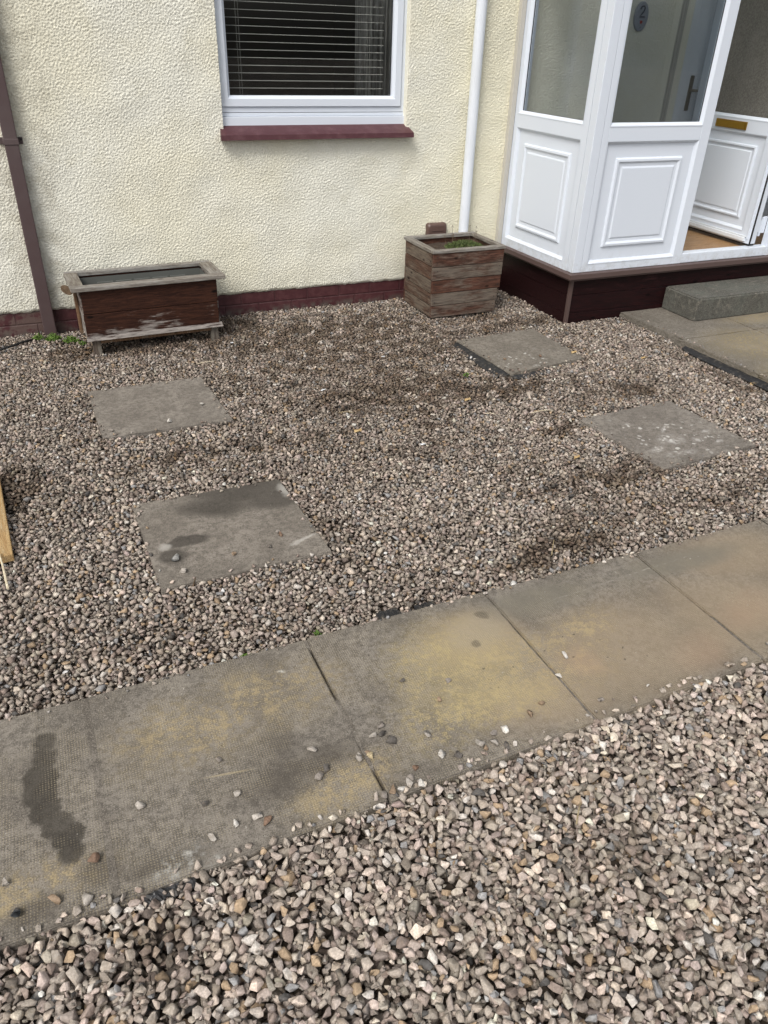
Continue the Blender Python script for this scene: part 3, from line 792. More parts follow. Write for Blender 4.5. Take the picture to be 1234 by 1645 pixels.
def rr(w, h0, h1, r):   # rounded-top outline
    pts = [(-w, h0), (w, h0)]
    for k in range(7):
        a_ = math.pi / 2 * k / 6; pts.append((w - r + r * math.cos(a_), h1 - r + r * math.sin(a_)))
    for k in range(7):
        a_ = math.pi / 2 + math.pi / 2 * k / 6; pts.append((-w + r + r * math.cos(a_), h1 - r + r * math.sin(a_)))
    return pts
loops = [rr(.075, .36, .500, .02), rr(.073, .362, .498, .02), rr(.066, .368, .490, .022), rr(.058, .375, .482, .022)]
dep = [.004, -.026, -.038, -.040]
n = len(loops[0])
for L_, d in zip(loops, dep): vs += [(2.497 + x, WY + d, z) for x, z in L_]
for k in range(3):
    for i in range(n): fs.append((k * n + i, k * n + (i + 1) % n, (k + 1) * n + (i + 1) % n, (k + 1) * n + i))
fs.append(tuple(range(3 * n, 4 * n)))
b = B(); b.add(vs, fs); b.build('cowl', 'vent', vt)
b = B()
for k in range(4): b.box(2.455, 2.539, WY - .044, WY - .0405, .395 + k * .018, .402 + k * .018, .001)
b.build('louvre', 'vent', vt)

# ------------------------------------------------------------------ slabs and path
def slab(name, quad, ztop, th, mat, label, group=None, tilt=(0, 0), cat='paving slab'):
    cxm = sum(p[0] for p in quad) / 4; cym = sum(p[1] for p in quad) / 4
    bm = bmesh.new()
    zz = lambda x, y: ztop + (x - cxm) * tilt[0] + (y - cym) * tilt[1]
    tv = [bm.verts.new((x - cxm, y - cym, zz(x, y))) for x, y in quad]
    bv = [bm.verts.new((x - cxm, y - cym, zz(x, y) - th)) for x, y in quad]
    bm.faces.new(tv); bm.faces.new(bv[::-1])
    for i in range(4): bm.faces.new([tv[i], bv[i], bv[(i + 1) % 4], tv[(i + 1) % 4]])
    bmesh.ops.recalc_face_normals(bm, faces=bm.faces[:])
    bmesh.ops.subdivide_edges(bm, edges=bm.edges[:], cuts=14, use_grid_fill=True)
    rs = random.Random(sum(map(ord, label)))
    for v in bm.verts:
        e = min(abs(v.co.z - zz(v.co.x + cxm, v.co.y + cym)), 1)
        d = Vector((v.co.x, v.co.y, 0))
        v.co += Vector((rs.uniform(-1, 1), rs.uniform(-1, 1), 0)) * .0012 + Vector((0, 0, rs.uniform(-1, 1) * .0004))
    sharp = [e for e in bm.edges if len(e.link_faces) == 2 and e.calc_face_angle() > 1.0]
    bmesh.ops.bevel(bm, geom=sharp, offset=.003, segments=2, affect='EDGES', clamp_overlap=True)
    me = bpy.data.meshes.new(name); bm.to_mesh(me); bm.free()
    o = link(name, me, mat); o.location = (cxm, cym, 0)
    return tag(o, label, cat, group)
G1 = 'square stepping slabs set in the gravel'
slab('stepping_slab', [(.070, 3.872), (.088, 3.318), (.679, 3.310), (.646, 3.883)], .008, .04, 'slabA', 'plain grey stepping slab in the gravel nearest the long wooden trough', G1)
slab('stepping_slab', [(.131, 2.690), (.150, 2.115), (.752, 2.124), (.722, 2.690)], .008, .04, 'slabB', 'grey stepping slab with dark damp stains and a dark stone on it', G1)
slab('stepping_slab', [(2.210, 3.945), (2.250, 3.370), (2.795, 3.440), (2.781, 3.988)], .013, .04, 'slabC', 'olive grey stepping slab below the square planter, black membrane along its side', G1)
slab('stepping_slab', [(2.271, 2.760), (2.320, 2.200), (2.903, 2.240), (2.859, 2.790)], .008, .04, 'slabD', 'grey stepping slab covered in white lime flecks, right side of gravel', G1)
yb = lambda x: 1.682 + .0125 * x
yf = lambda x: 1.052 + .030 * x
G2 = 'slabs of the long paved path'
xs = [-1.37, -.748, -.124, .508, 1.132, 1.757, 2.382, 3.005, 3.52]
labs = {1: 'path slab at the left edge with a long dark damp stain', 2: 'grey path slab with scattered small stones and a yellowish band', 3: 'path slab with the brightest yellow patches, second joint open at its left',
        4: 'tan path slab with a pale scratch across it and a white pebble', 5: 'tan and grey path slab at the right edge of the photo', 0: 'path slab beyond the left edge', 6: 'path slab beyond the right edge', 7: 'far right path slab leading to the entry paving'}
for i in range(8):
    x0, x1 = xs[i], xs[i + 1]
    gap = .004 if i not in (1, 2) else .003
    g0 = gap + (.002 if i in (3, 4) else 0)
    sk = .012
    slab('path_slab', [(x0 + g0, yb(x0)), (x0 + g0 + sk, yf(x0)), (x1 - gap + sk, yf(x1)), (x1 - gap, yb(x1))], .030 + (.003 if i == 3 else 0) - (.001 if i == 5 else 0), .055, 'path', labs[i], G2)
# cement in the joints
b = B()
for i in range(1, 8):
    x = xs[i]; full = i in (2,)
    vs = []; fs = []; n = 24
    for k in range(n):
        f = k / (n - 1); y = yf(x) + .006 + (yb(x) - yf(x) - .012) * f; xx = x + .012 * (1 - f)
        z = .0303
        if i == 3: z = .010 if (.58 < f < .93 or f < .16) else .0305
        if i in (4, 5): z = .0215 if f > .35 else .0275
        hw = .0085 if i == 2 else .005
        vs += [(xx - hw, y, z + (.0003 if i == 2 else 0)), (xx + hw, y, z + (.0003 if i == 2 else 0))]
    for k in range(n - 1): fs.append((2 * k, 2 * k + 1, 2 * k + 3, 2 * k + 2))
    b.add(vs, fs)
tag(b.build('path_joint', 'mortar', None, fix=False), kind='structure')
G3 = 'paving slabs leading to the porch step'
exs = [(3.505, 4.128), (4.134, 4.745), (4.751, 5.36)]
eys = [(3.465, 4.036), (2.865, 3.459), (2.262, 2.859), (1.72, 2.256)]
nm = [['entry paving slab under the left end of the step', 'entry paving slab under the middle of the step', 'entry paving slab right of the step beyond the photo'],
      ['yellowish entry slab at the gravel edge, one row below the step slab', 'entry slab at the right photo edge, one row below the step', 'entry slab beyond the right edge, second row'],
      ['entry slab corner at the right photo edge, third row', 'third row entry slab beyond the photo', 'third row outer entry slab'],
      ['fourth row entry slab by the long path', 'fourth row middle entry slab by the long path', 'fourth row outer entry slab by the long path']]
for j, (y0, y1) in enumerate(eys):
    for i, (x0, x1) in enumerate(exs):
        k = .02 if i == 0 else 0
        slab('entry_slab', [(x0 + (.04 * (4.04 - y1) if i == 0 else 0), y1), (x0 + (min(.045, .08 * (4.04 - y0)) if i == 0 else 0), y0), (x1, y0), (x1, y1)], .034, .07, 'entry', nm[j][i], G3)
# step
bm = bmesh.new()
tv = [(3.850, 3.716), (5.08, 3.716), (5.08, 4.036), (3.850, 4.036)]
T = [bm.verts.new((x, y, .183)) for x, y in tv]; Bv = [bm.verts.new((x, y, .030)) for x, y in tv]
bm.faces.new(T); bm.faces.new(Bv[::-1])
for i in range(4): bm.faces.new([T[i], Bv[i], Bv[(i + 1) % 4], T[(i + 1) % 4]])
bmesh.ops.recalc_face_normals(bm, faces=bm.faces[:])
bmesh.ops.bevel(bm, geom=bm.edges[:], offset=.010, segments=3, affect='EDGES')
me = bpy.data.meshes.new('step'); bm.to_mesh(me); bm.free()
for v in me.vertices: v.co -= Vector((4.5, 3.9, 0))
o = link('door_step', me, 'step', smooth=False); o.location = (4.5, 3.9, 0)
tag(o, 'low grey green concrete step below the open porch door', 'step')

# ------------------------------------------------------------------ long wooden trough
tr = root('wooden_trough', 'long brown stained wooden trough planter with a grey weathered rim', 'planter', (.505, 4.60, 0), rad(2.6))
def lb(b, name, mat, parent=tr, smooth=False):
    me = bpy.data.meshes.new(name); me.from_pydata(b.v, [], b.f)
    at = me.attributes.new('plank', 'FLOAT', 'POINT'); at.data.foreach_set('value', b.a)
    bm = bmesh.new(); bm.from_mesh(me); bmesh.ops.recalc_face_normals(bm, faces=bm.faces[:]); bm.to_mesh(me); bm.free()
    return link(name, me, mat, parent, smooth)
# front: two boards, lowest with a flared weathered edge
b = B(); b.box(-.375, .372, -.160, -.142, .226, .356, .002, a=.15, jit=.0008); lb(b, 'front_board', 'trough')
b = B(); b.box(-.378, .370, -.162, -.142, .098, .223, .002, a=.45, jit=.0008)
b.add([(-.381, -.164, .100), (.385, -.164, .100), (.388, -.176, .078), (-.384, -.176, .078), (-.381, -.142, .100), (.385, -.142, .100), (.388, -.142, .078), (-.384, -.142, .078)],
      [(0, 1, 2, 3), (4, 7, 6, 5), (0, 4, 5, 1), (3, 2, 6, 7), (0, 3, 7, 4), (1, 5, 6, 2)], .95)
lb(b, 'front_board', 'trough')
for s_ in (-1, 1):
    b = B()
    for k, (z0, z1) in enumerate(((.226, .356), (.085, .223))):
        b.box(*sorted((s_ * .378, s_ * .360)), -.1415, .150, z0, z1, .002, a=.5 + .4 * k)
    lb(b, 'side_board', 'trough_side')
b = B(); b.box(-.375, .375, .151, .168, .10, .356, .002); lb(b, 'rear_board', 'trough')
b = B()
b.box(-.422, .424, -.184, -.126, .357, .379, .003, a=.2, jit=.0015)
lb(b, 'rim_board', 'rimwood')
b = B(); b.box(-.418, .422, .142, .188, .356, .377, .003, a=.8, jit=.0015); lb(b, 'rim_board', 'rimwood')
b = B(); b.box(-.4225, -.350, -.1255, .1415, .356, .378, .003, a=.3, jit=.0012); lb(b, 'rim_board', 'rimwood_y')
b = B(); b.box(.352, .4225, -.1255, .1415, .356, .378, .003, a=.7, jit=.0012); lb(b, 'rim_board', 'rimwood_y')
for x in (-.356, .318):
    for y in (-.150, .105):
        b = B(); b.box(x, x + .044, y, y + .044, -.03, .0985, .002, a=random.random()); lb(b, 'leg', 'legwood')
b = B(); b.box(-.311, .317, -.150, -.128, .052, .0775, .002); lb(b, 'rail', 'tanwood')
b = B(); b.box(-.3595, .3595, -.141, .150, .10, .12); lb(b, 'base', 'legwood')
b = B(); b.box(-.395, -.380, .03, .085, .06, .30, .002); lb(b, 'batten', 'tanwood')
b = B(); b.ring(-.352, .352, -.134, .144, [(0, .345), (0, .15), (.02, .15)], lambda u, v, h: (u, v, h), cap=False)
for k in range(5): b.box(-.25 + .105 * k, -.16 + .105 * k, .128, .1435, .285, .315, .002)
lb(b, 'liner', 'liner')
b = B(); b.add([(-.35, -.13, .19), (.35, -.13, .19), (.35, .14, .19), (-.35, .14, .19)], [(0, 1, 2, 3)]); lb(b, 'soil', 'soil')
b = B(); vs = [(-.428 + .028 * math.cos(a_), -.01 + .02 * math.sin(a_) , .328 + .020 * math.sin(a_) - .012 * math.cos(a_)) for a_ in np.linspace(0, 2 * math.pi, 18)[:-1]]
b.add(vs + [(x - .004, y - .004, z) for x, y, z in vs], [tuple(range(17)), tuple(range(33, 16, -1))] + [(i, (i + 1) % 17, 17 + (i + 1) % 17, 17 + i) for i in range(17)]); lb(b, 'flap', 'stem')

# ------------------------------------------------------------------ square planter
pq = root('wooden_planter', 'square weathered wooden planter of grey and reddish boards with moss inside', 'planter', (2.492, 4.592, 0), rad(1.2))
hz = [(.012, .086), (.090, .166), (.170, .250), (.2545, .334), (.338, .420)]
xo = [(-.243, .240), (-.245, .246), (-.248, .262), (-.249, .265), (-.249, .266)]
av = [.66, .95, -.1, .85, .30]
b = B()
for (z0, z1), (x0, x1), a_ in zip(hz, xo, av): b.box(x0 - .004, x1 - .004, -.210 - random.uniform(0, .002), -.190, z0, z1, .0022, a=a_, jit=.0008)
lb(b, 'front_board', 'boxwood', pq)
for s_ in (-1, 1):
    b = B()
    for (z0, z1), (x0, x1), a_ in zip(hz, xo, [.8, .3, .9, .1, .55]):
        xx = x0 if s_ < 0 else x1
        b.box(*sorted((xx - .006, xx - .006 - s_ * .018)), -.189, .186, z0 + .002, z1 + .001, .0022, a=a_, jit=.0008)
    lb(b, 'side_board', 'boxwood_y', pq)
for (z0, z1), (x0, x1) in zip(hz, xo):
    for x in (x0 + .016 + random.uniform(0, .01), x1 - .026):
        for f in ((.3,) if random.random() < .4 else (.28, .74)):
            b = B(); z = z0 + (z1 - z0) * f; b.tube([(x, -.205, z), (x, -.2125, z)], .0032, 8); lb(b, 'nail', 'black', pq)
    for y in (-.172, .165):
        b = B(); z = z0 + (z1 - z0) * random.uniform(.3, .7); b.tube([(x0 - .003, y, z), (x0 - .0085, y, z)], .0032, 8); lb(b, 'nail', 'black', pq)
b = B()
for (z0, z1) in hz: b.box(-.25, .25, .187, .205, z0, z1, .002, a=random.random())
lb(b, 'rear_board', 'boxwood', pq)
b = B(); b.box(-.262, .272, -.218, -.176, .4215, .440, .0025, a=.3, jit=.001); lb(b, 'rim_board', 'rimwood', pq)
b = B(); b.box(-.262, .270, .170, .212, .4215, .440, .0025, a=.6, jit=.001); lb(b, 'rim_board', 'rimwood', pq)
b = B(); b.box(-.262, -.220, -.1755, .1695, .4215, .4395, .0025, a=.5, jit=.001); lb(b, 'rim_board', 'rimwood_y', pq)
b = B(); b.box(.229, .271, -.1755, .1695, .4215, .4395, .0025, a=.2, jit=.001); lb(b, 'rim_board', 'rimwood_y', pq)
# soil heap
vs = []; n = 22
for j in range(n):
    for i in range(n):
        x = -.232 + .47 * i / (n - 1); y = -.186 + .37 * j / (n - 1)
        vs.append((x, y, .385 + .020 * math.exp(-((x - .07) ** 2 + (y) ** 2) / .02) + random.uniform(-.004, .004)))
b = B(); b.add(vs, [(j * n + i, j * n + i + 1, (j + 1) * n + i + 1, (j + 1) * n + i) for j in range(n - 1) for i in range(n - 1)]); lb(b, 'soil', 'soil', pq)

def tuft(b, cx, cy, cz, n, rx, ry, h, lw=.006, ll=.012):
    """many tiny leaves spread through a low dome"""
    for _ in range(n):
        a_ = random.uniform(0, 2 * math.pi); r = math.sqrt(random.random())
        x = cx + rx * r * math.cos(a_); y = cy + ry * r * math.sin(a_)
        z = cz + h * (1 - r * r) * random.uniform(.2, 1.0) * random.choice((1, 1, .6))
        d = Vector((random.gauss(0, 1), random.gauss(0, 1), random.uniform(.2, 1.6))).normalized()
        s_ = d.cross(Vector((random.gauss(0, 1), random.gauss(0, 1), random.gauss(0, 1)))).normalized()
        L = ll * random.uniform(.6, 1.4); w = lw * random.uniform(.6, 1.3)
        p0 = Vector((x, y, z))
        nn = d.cross(s_) * L * .12
        b.add([p0, p0 + d * L * .5 + s_ * w * .5 + nn, p0 + d * L, p0 + d * L * .5 - s_ * w * .5 + nn], [(0, 1, 2, 3)])
b = B(); b.world = False
tuft(b, 0, 0, 0, 1700, .135, .09, .044, .0050, .013)
me = bpy.data.meshes.new('moss_clump'); me.from_pydata(b.v, [], b.f)
o = link('moss_clump', me, 'moss'); o.location = (2.57, 4.59, .396)
tag(o, 'green mossy weed clump growing in the square planter', 'moss')
ds = root('dry_weed', 'thin dry brown stalks standing up out of the square planter', 'weed', (2.56, 4.63, .37))
for (x, y, hgt_, dx) in ((2.50, 4.62, .135, -.012), (2.515, 4.66, .07, .01), (2.60, 4.58, .135, .004), (2.645, 4.60, .095, .02), (2.66, 4.64, .11, .025), (2.55, 4.68, .045, -.02), (2.56, 4.70, .035, .0), (2.48, 4.66, .06, -.02)):
    b = B(); pts = [(x, y, .37), (x + dx * .4, y, .37 + hgt_ * .5), (x + dx, y + random.uniform(-.01, .01), .37 + hgt_ + .03)]
    b.tube(pts, .0016, 5, r1=.0009)
    for _ in range(3): b.tube([pts[2], (pts[2][0] + random.uniform(-.012, .012), pts[2][1], pts[2][2] - random.uniform(.004, .018))], .0012, 4, r1=.0004)
    b.build('stalk', 'stem', ds)


# ------------------------------------------------------------------ stone shapes
def chip(ncut, seed, bev=0.0):
    """a crushed-rock chip: a block cut by a handful of planes"""
    r = np.random.default_rng(seed)
    d = r.standard_normal((ncut, 3)); d /= np.linalg.norm(d, axis=1)[:, None]
    for _ in range(6):      # keep two cuts from falling on each other
        q = d[:, None] - d[None]; w = (q ** 2).sum(-1) + .02
        d = d + .05 * (q / w[..., None] ** 1.5).sum(1) / ncut * 4; d /= np.linalg.norm(d, axis=1)[:, None]
    bm = bmesh.new(); bmesh.ops.create_cube(bm, size=2.3)
    for q in d:
        q = Vector(q); h = r.uniform(.58, .92)
        g = bmesh.ops.bisect_plane(bm, geom=bm.verts[:] + bm.edges[:] + bm.faces[:], plane_co=q * h, plane_no=q, clear_outer=True)
        ed = [e for e in g['geom_cut'] if isinstance(e, bmesh.types.BMEdge)]
        if ed: bmesh.ops.edgeloop_fill(bm, edges=ed)
    if bev: bmesh.ops.bevel(bm, geom=bm.edges[:], offset=bev, segments=1, affect='EDGES', clamp_overlap=True)
    sc = np.array([1.14, .92, .74]) * r.uniform(.84, 1.18, 3)
    for v in bm.verts: v.co = Vector((v.co.x * sc[0], v.co.y * sc[1], v.co.z * sc[2])) + Vector(r.normal(0, .012, 3))
    bmesh.ops.triangulate(bm, faces=bm.faces[:])
    bmesh.ops.recalc_face_normals(bm, faces=bm.faces[:])
    for i, v in enumerate(bm.verts): v.index = i
    V = np.array([v.co[:] for v in bm.verts]); Fc = np.array([[v.index for v in f.verts] for f in bm.faces])
    V *= .89 / np.linalg.norm(V, axis=1).mean()
    bm.free(); return V, Fc
NEAR = [chip(random.choice((6, 7, 8, 9, 10)), 100 + i, .045) for i in range(44)]
FAR = [chip(random.choice((5, 6, 7)), 300 + i) for i in range(30)]
print('tris', np.mean([len(f) for v, f in NEAR]), np.mean([len(f) for v, f in FAR]))

def stone_colors(n, r, dark=None):
    base = np.array([.425, .366, .314])
    c = base[None, :] * np.exp(r.normal(0, .29, (n, 1))) * (1 + r.normal(0, .018, (n, 3)))
    k = r.random(n)
    def put(mask, col, sp=.12):
        c[mask] = np.array(col)[None, :] * np.exp(r.normal(0, sp, (mask.sum(), 1)))
    put(k < .04, (.62, .58, .53)); put((k > .055) & (k < .10), (.42, .315, .21)); put((k > .10) & (k < .14), (.31, .31, .31))
    put((k > .14) & (k < .16), (.11, .105, .10)); put((k > .16) & (k < .24), (.30, .24, .205)); put((k > .24) & (k < .38), (.43, .38, .325))
    return np.clip(c, .02, .75)

# ------------------------------------------------------------------ gravel: dropped one by one onto a height field
HC = .004
RX0, RX1, RY0, RY1 = -.95, 3.62, .05, 4.90
hnx, hny = int((RX1 - RX0) / HC), int((RY1 - RY0) / HC)
Hf = np.full((hny, hnx), -.036, np.float32)
gxx = RX0 + (np.arange(hnx) + .5) * HC; gyy = RY0 + (np.arange(hny) + .5) * HC
GXX, GYY = np.meshgrid(gxx, gyy)
SLABS = [((.070, .088, .679, .646), (3.872, 3.318, 3.310, 3.883), .008), ((.131, .150, .752, .722), (2.690, 2.115, 2.124, 2.690), .008),
         ((2.210, 2.250, 2.795, 2.781), (3.945, 3.370, 3.440, 3.988), .013), ((2.271, 2.320, 2.903, 2.859), (2.760, 2.200, 2.240, 2.790), .008),
         ((-1.4, -1.4, 3.6, 3.6), (yb(-1.4), yf(-1.4), yf(3.6), yb(3.6)), .030), ((3.512, 3.56, 3.7, 3.7), (4.04, 1.6, 1.6, 4.04), .034)]
def inpoly(xs_, ys_, X, Y):
    ins = np.ones(X.shape, bool)
    for i in range(4):
        j = (i + 1) % 4
        ins &= ((xs_[j] - xs_[i]) * (Y - ys_[i]) - (ys_[j] - ys_[i]) * (X - xs_[i])) > 0
    return ins
smask = np.zeros(Hf.shape, bool)
for xs_, ys_, z in SLABS:
    k = inpoly(xs_, ys_, GXX, GYY); k2 = k.copy(); q_ = 2
    for ax_ in (0, 1):
        for sh_ in (-q_, q_): k2 &= np.roll(k, sh_, ax_)
    Hf[k2] = z; smask |= k
# porch and wall solids
solid = (GYY > 4.875) | ((GXX > 3.06) & (GYY > 4.03))
def lowf(wl, seed):
    r = np.random.default_rng(seed)
    s_ = 8; h = bandnoise(hny // s_ + 2, hnx // s_ + 2, HC * s_, wl, .35, seed)
    return np.kron(h, np.ones((s_, s_)))[:hny, :hnx]
LF = lowf(.45, 7); LF2 = lowf(.16, 8)
target = np.where(GYY < 1.3, .026, .006) + .004 * LF + .002 * LF2
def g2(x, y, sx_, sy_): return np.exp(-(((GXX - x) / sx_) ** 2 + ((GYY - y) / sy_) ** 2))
dirt_shade = np.zeros(Hf.shape)
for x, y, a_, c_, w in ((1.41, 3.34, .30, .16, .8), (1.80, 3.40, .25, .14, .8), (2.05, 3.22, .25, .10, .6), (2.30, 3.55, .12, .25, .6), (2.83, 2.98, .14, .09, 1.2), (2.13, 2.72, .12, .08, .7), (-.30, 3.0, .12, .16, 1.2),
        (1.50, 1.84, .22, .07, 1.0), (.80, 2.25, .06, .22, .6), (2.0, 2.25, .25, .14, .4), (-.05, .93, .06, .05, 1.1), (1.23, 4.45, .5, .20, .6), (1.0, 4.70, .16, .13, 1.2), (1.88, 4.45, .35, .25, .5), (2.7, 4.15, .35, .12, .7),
        (3.40, 2.9, .08, .7, .6), (.35, 4.5, .4, .14, .6), (1.2, 2.8, .6, .25, .25), (2.2, 2.25, .3, .1, .5), (1.75, 1.95, .3, .10, .4), (1.65, 4.0, .6, .4, .35), (.95, .75, .12, .04, .4), (.5, 4.52, .36, .13, 1.2), (2.62, 4.33, .2, .06, .9), (1.3, 3.7, .9, .5, .22), (.6, 3.05, .35, .06, .4), (.25, 3.0, .5, .05, .35), (2.3, 3.2, .5, .08, .4), (1.7, 2.35, .15, .25, .3), (2.6, 3.0, .3, .1, .4), (1.1, 4.2, .35, .08, .5), (2.1, 4.0, .15, .15, .5), (.0, 4.45, .15, .06, .7), (1.6, 2.95, .1, .2, .35), (2.4, 1.95, .4, .06, .6)):  # patches under trough and planter front: dark soil with their shade painted in
    dirt_shade += w * g2(x, y, a_, c_)
dirt_shade += .16 * np.clip((GYY - 2.4) / 1.4, 0, 1) + .14 * np.clip(lowf(.09, 12), 0, 2) * (GYY > 1.5)
dirt_shade = np.clip(dirt_shade * (1 + .45 * LF2) + .10 * np.clip(LF, 0, 2) * (GYY > 1.5), 0, 1.3)
target = target - .010 * np.clip(dirt_shade, 0, 1)
target -= .018 * np.clip(1 - np.abs(GXX - 3.50) / .07, 0, 1) * (GYY > 2.2) * (GYY < 3.5)
target -= .012 * np.clip(1 - np.abs(GXX - (2.225 + (3.95 - GYY) * .07)) / .06, 0, 1) * (GYY > 3.3) * (GYY < 3.9)
target += .012 * g2(1.02, 1.10, .14, .035)
target += .010 * g2(3.2, 3.95, .25, .10) + .012 * g2(2.95, 4.15, .08, .2)
target = target.astype(np.float32)

def right_edge(y): return 1.0 + 1.045 * (y - .35) + .40
def drop(N, y0, y1, rmean, rsd, seed, shrink=1.0):
    r = np.random.default_rng(seed)
    out_ = []
    X = r.uniform(RX0 + .02, RX1 - .02, N); Y = r.uniform(y0, y1, N)
    ok = X < np.minimum(right_edge(Y), 3.6); X = X[ok]; Y = Y[ok]
    R = np.clip(r.normal(rmean, rsd, len(X)), rmean * .5, rmean * 1.9)
    offs = r.uniform(-1, 1, (len(X), 3, 2))
    ix = ((X - RX0) / HC).astype(int); iy = ((Y - RY0) / HC).astype(int)
    for k in range(len(X)):
        rho = R[k] * .82; c_ = R[k] * .62
        nr = max(1, int(rho / HC))
        best = None
        for q_ in range(3):
            jx = ix[k] + (int(offs[k, q_, 0] * nr) if q_ else 0); jy = iy[k] + (int(offs[k, q_, 1] * nr) if q_ else 0)
            if jx - nr < 0 or jy - nr < 0 or jx + nr + 1 > hnx or jy + nr + 1 > hny: continue
            if solid[jy, jx] or smask[jy, jx]: continue
            st_ = STAMP.get((nr))
            w = Hf[jy - nr:jy + nr + 1, jx - nr:jx + nr + 1]
            z = float((w + st_ * c_).max())
            if best is None or z < best[0]: best = (z, jx, jy)
        if best is None: continue
        z, jx, jy = best
        z -= .16 * c_
        if z + c_ * .35 > target[jy, jx]: continue
        w = Hf[jy - nr:jy + nr + 1, jx - nr:jx + nr + 1]
        np.maximum(w, z + STAMP[nr] * c_, out=w)
        out_.append((RX0 + (jx + .5) * HC, RY0 + (jy + .5) * HC, z, R[k]))
    return np.array(out_)
STAMP = {}
for nr in range(1, 9):
    yy, xx = np.mgrid[-nr:nr + 1, -nr:nr + 1] / (nr + .5)
    d2 = xx ** 2 + yy ** 2
    s_ = np.where(d2 < 1, np.sqrt(np.maximum(1 - d2, 0)), -50).astype(np.float32)
    STAMP[nr] = s_

def rotmats(n, r, tilt):
    az = r.uniform(0, 2 * np.pi, n); ax = r.uniform(0, 2 * np.pi, n); th = np.abs(r.normal(0, tilt, n))
    ca, sa = np.cos(az), np.sin(az); Rz = np.zeros((n, 3, 3)); Rz[:, 0, 0] = ca; Rz[:, 0, 1] = -sa; Rz[:, 1, 0] = sa; Rz[:, 1, 1] = ca; Rz[:, 2, 2] = 1
    kx, ky = np.cos(ax), np.sin(ax); K = np.zeros((n, 3, 3)); K[:, 0, 2] = ky; K[:, 1, 2] = -kx; K[:, 2, 0] = -ky; K[:, 2, 1] = kx
    I = np.eye(3)[None]; Rt = I + np.sin(th)[:, None, None] * K + (1 - np.cos(th))[:, None, None] * (K @ K)
    return Rt @ Rz
def gravel(name, P, variants, seed, tilt=.75):
    r = np.random.default_rng(seed); n = len(P)
    Rm = rotmats(n, r, tilt); cols = stone_colors(n, r)
    jx = np.clip(((P[:, 0] - RX0) / HC).astype(int), 0, hnx - 1); jy = np.clip(((P[:, 1] - RY0) / HC).astype(int), 0, hny - 1)
    dd = np.clip(dirt_shade[jy, jx], 0, 1)[:, None]
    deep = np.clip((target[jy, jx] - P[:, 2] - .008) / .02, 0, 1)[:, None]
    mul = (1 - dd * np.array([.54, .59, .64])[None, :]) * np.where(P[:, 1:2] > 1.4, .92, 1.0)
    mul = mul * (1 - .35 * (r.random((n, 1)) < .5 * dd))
    mul *= 1 - .22 * deep           # stones lower in the bed are darkened
    mul = mul * np.where(P[:, 3:4] < .007, .72, 1.0)
    cols = cols * mul
    sc = P[:, 3][:, None] * r.uniform(.88, 1.16, (n, 3))
    vi = r.integers(0, len(variants), n)
    Vs = []; Fs = []; Cs = []; k = 0
    for q_, (V, Fc) in enumerate(variants):
        m_ = np.nonzero(vi == q_)[0]
        if not len(m_): continue
        pts = np.einsum('nij,nvj->nvi', Rm[m_], V[None] * sc[m_][:, None, :]) + P[m_][:, None, :3]
        Vs.append(pts.reshape(-1, 3)); nv = len(V)
        Fs.append((Fc[None] + (np.arange(len(m_)) * nv)[:, None, None] + k).reshape(-1, 3)); k += nv * len(m_)
        Cs.append(np.repeat(cols[m_], nv, axis=0))
    me = fast_mesh(name, np.concatenate(Vs), np.concatenate(Fs))
    C_ = np.concatenate(Cs); C4 = np.ones((len(C_), 4), np.float32); C4[:, :3] = C_
    at = me.attributes.new('col', 'FLOAT_COLOR', 'POINT'); at.data.foreach_set('color', C4.ravel())
    return link(name, me, 'stone')
def spill():
    r = np.random.default_rng(77); out_ = []
    for (xs_, ys_, z) in SLABS[:4]:
        for e in range(4):
            j = (e + 1) % 4; cx_, cy_ = sum(xs_) / 4, sum(ys_) / 4
            for _ in range(9):
                f = r.random(); k = abs(r.normal(0, .045)) + .01
                x = xs_[e] + (xs_[j] - xs_[e]) * f; y = ys_[e] + (ys_[j] - ys_[e]) * f
                x += (cx_ - x) * k; y += (cy_ - y) * k; R = r.uniform(.0045, .0095); out_.append((x, y, z + R * .5, R))
    for _ in range(70):
        x = r.uniform(-.4, 2.5); y = yb(x) - abs(r.normal(0, .010)) - .003; R = r.uniform(.004, .009); out_.append((x, y, .030 + R * .5, R))
    for _ in range(60):
        y = r.uniform(2.3, 4.0); x = 3.55 + abs(r.normal(0, .01)); R = r.uniform(.004, .008); out_.append((x, y, .034 + R * .45, R))
    near = []
    for _ in range(90):
        x = r.uniform(-.4, 1.9); y = yf(x) + abs(r.normal(0, .012 if x < .75 else .02)) + .002; R = r.uniform(.004, .011); near.append((x, y, .031 + R * .5, R))
    return np.array(out_), np.array(near)
import time as _t; _t0 = _t.time()
PN = np.concatenate([drop(120000, .10, 1.10, .0122, .0026, 21), drop(60000, .10, 1.10, .0062, .0015, 23)])
PB = np.concatenate([drop(330000, 1.62, 4.87, .0100, .0027, 22), drop(200000, 1.62, 4.87, .0052, .001, 24)])
SB, SN = spill(); PB = np.concatenate([PB, SB]); PN = np.concatenate([PN, SN])
print('gravel', len(PN), len(PB), round(_t.time() - _t0, 1))
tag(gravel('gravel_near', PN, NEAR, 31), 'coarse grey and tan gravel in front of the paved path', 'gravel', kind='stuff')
tag(gravel('gravel_bed', PB, FAR, 32), 'grey brown gravel bed between the paved path and the house', 'gravel', kind='stuff')

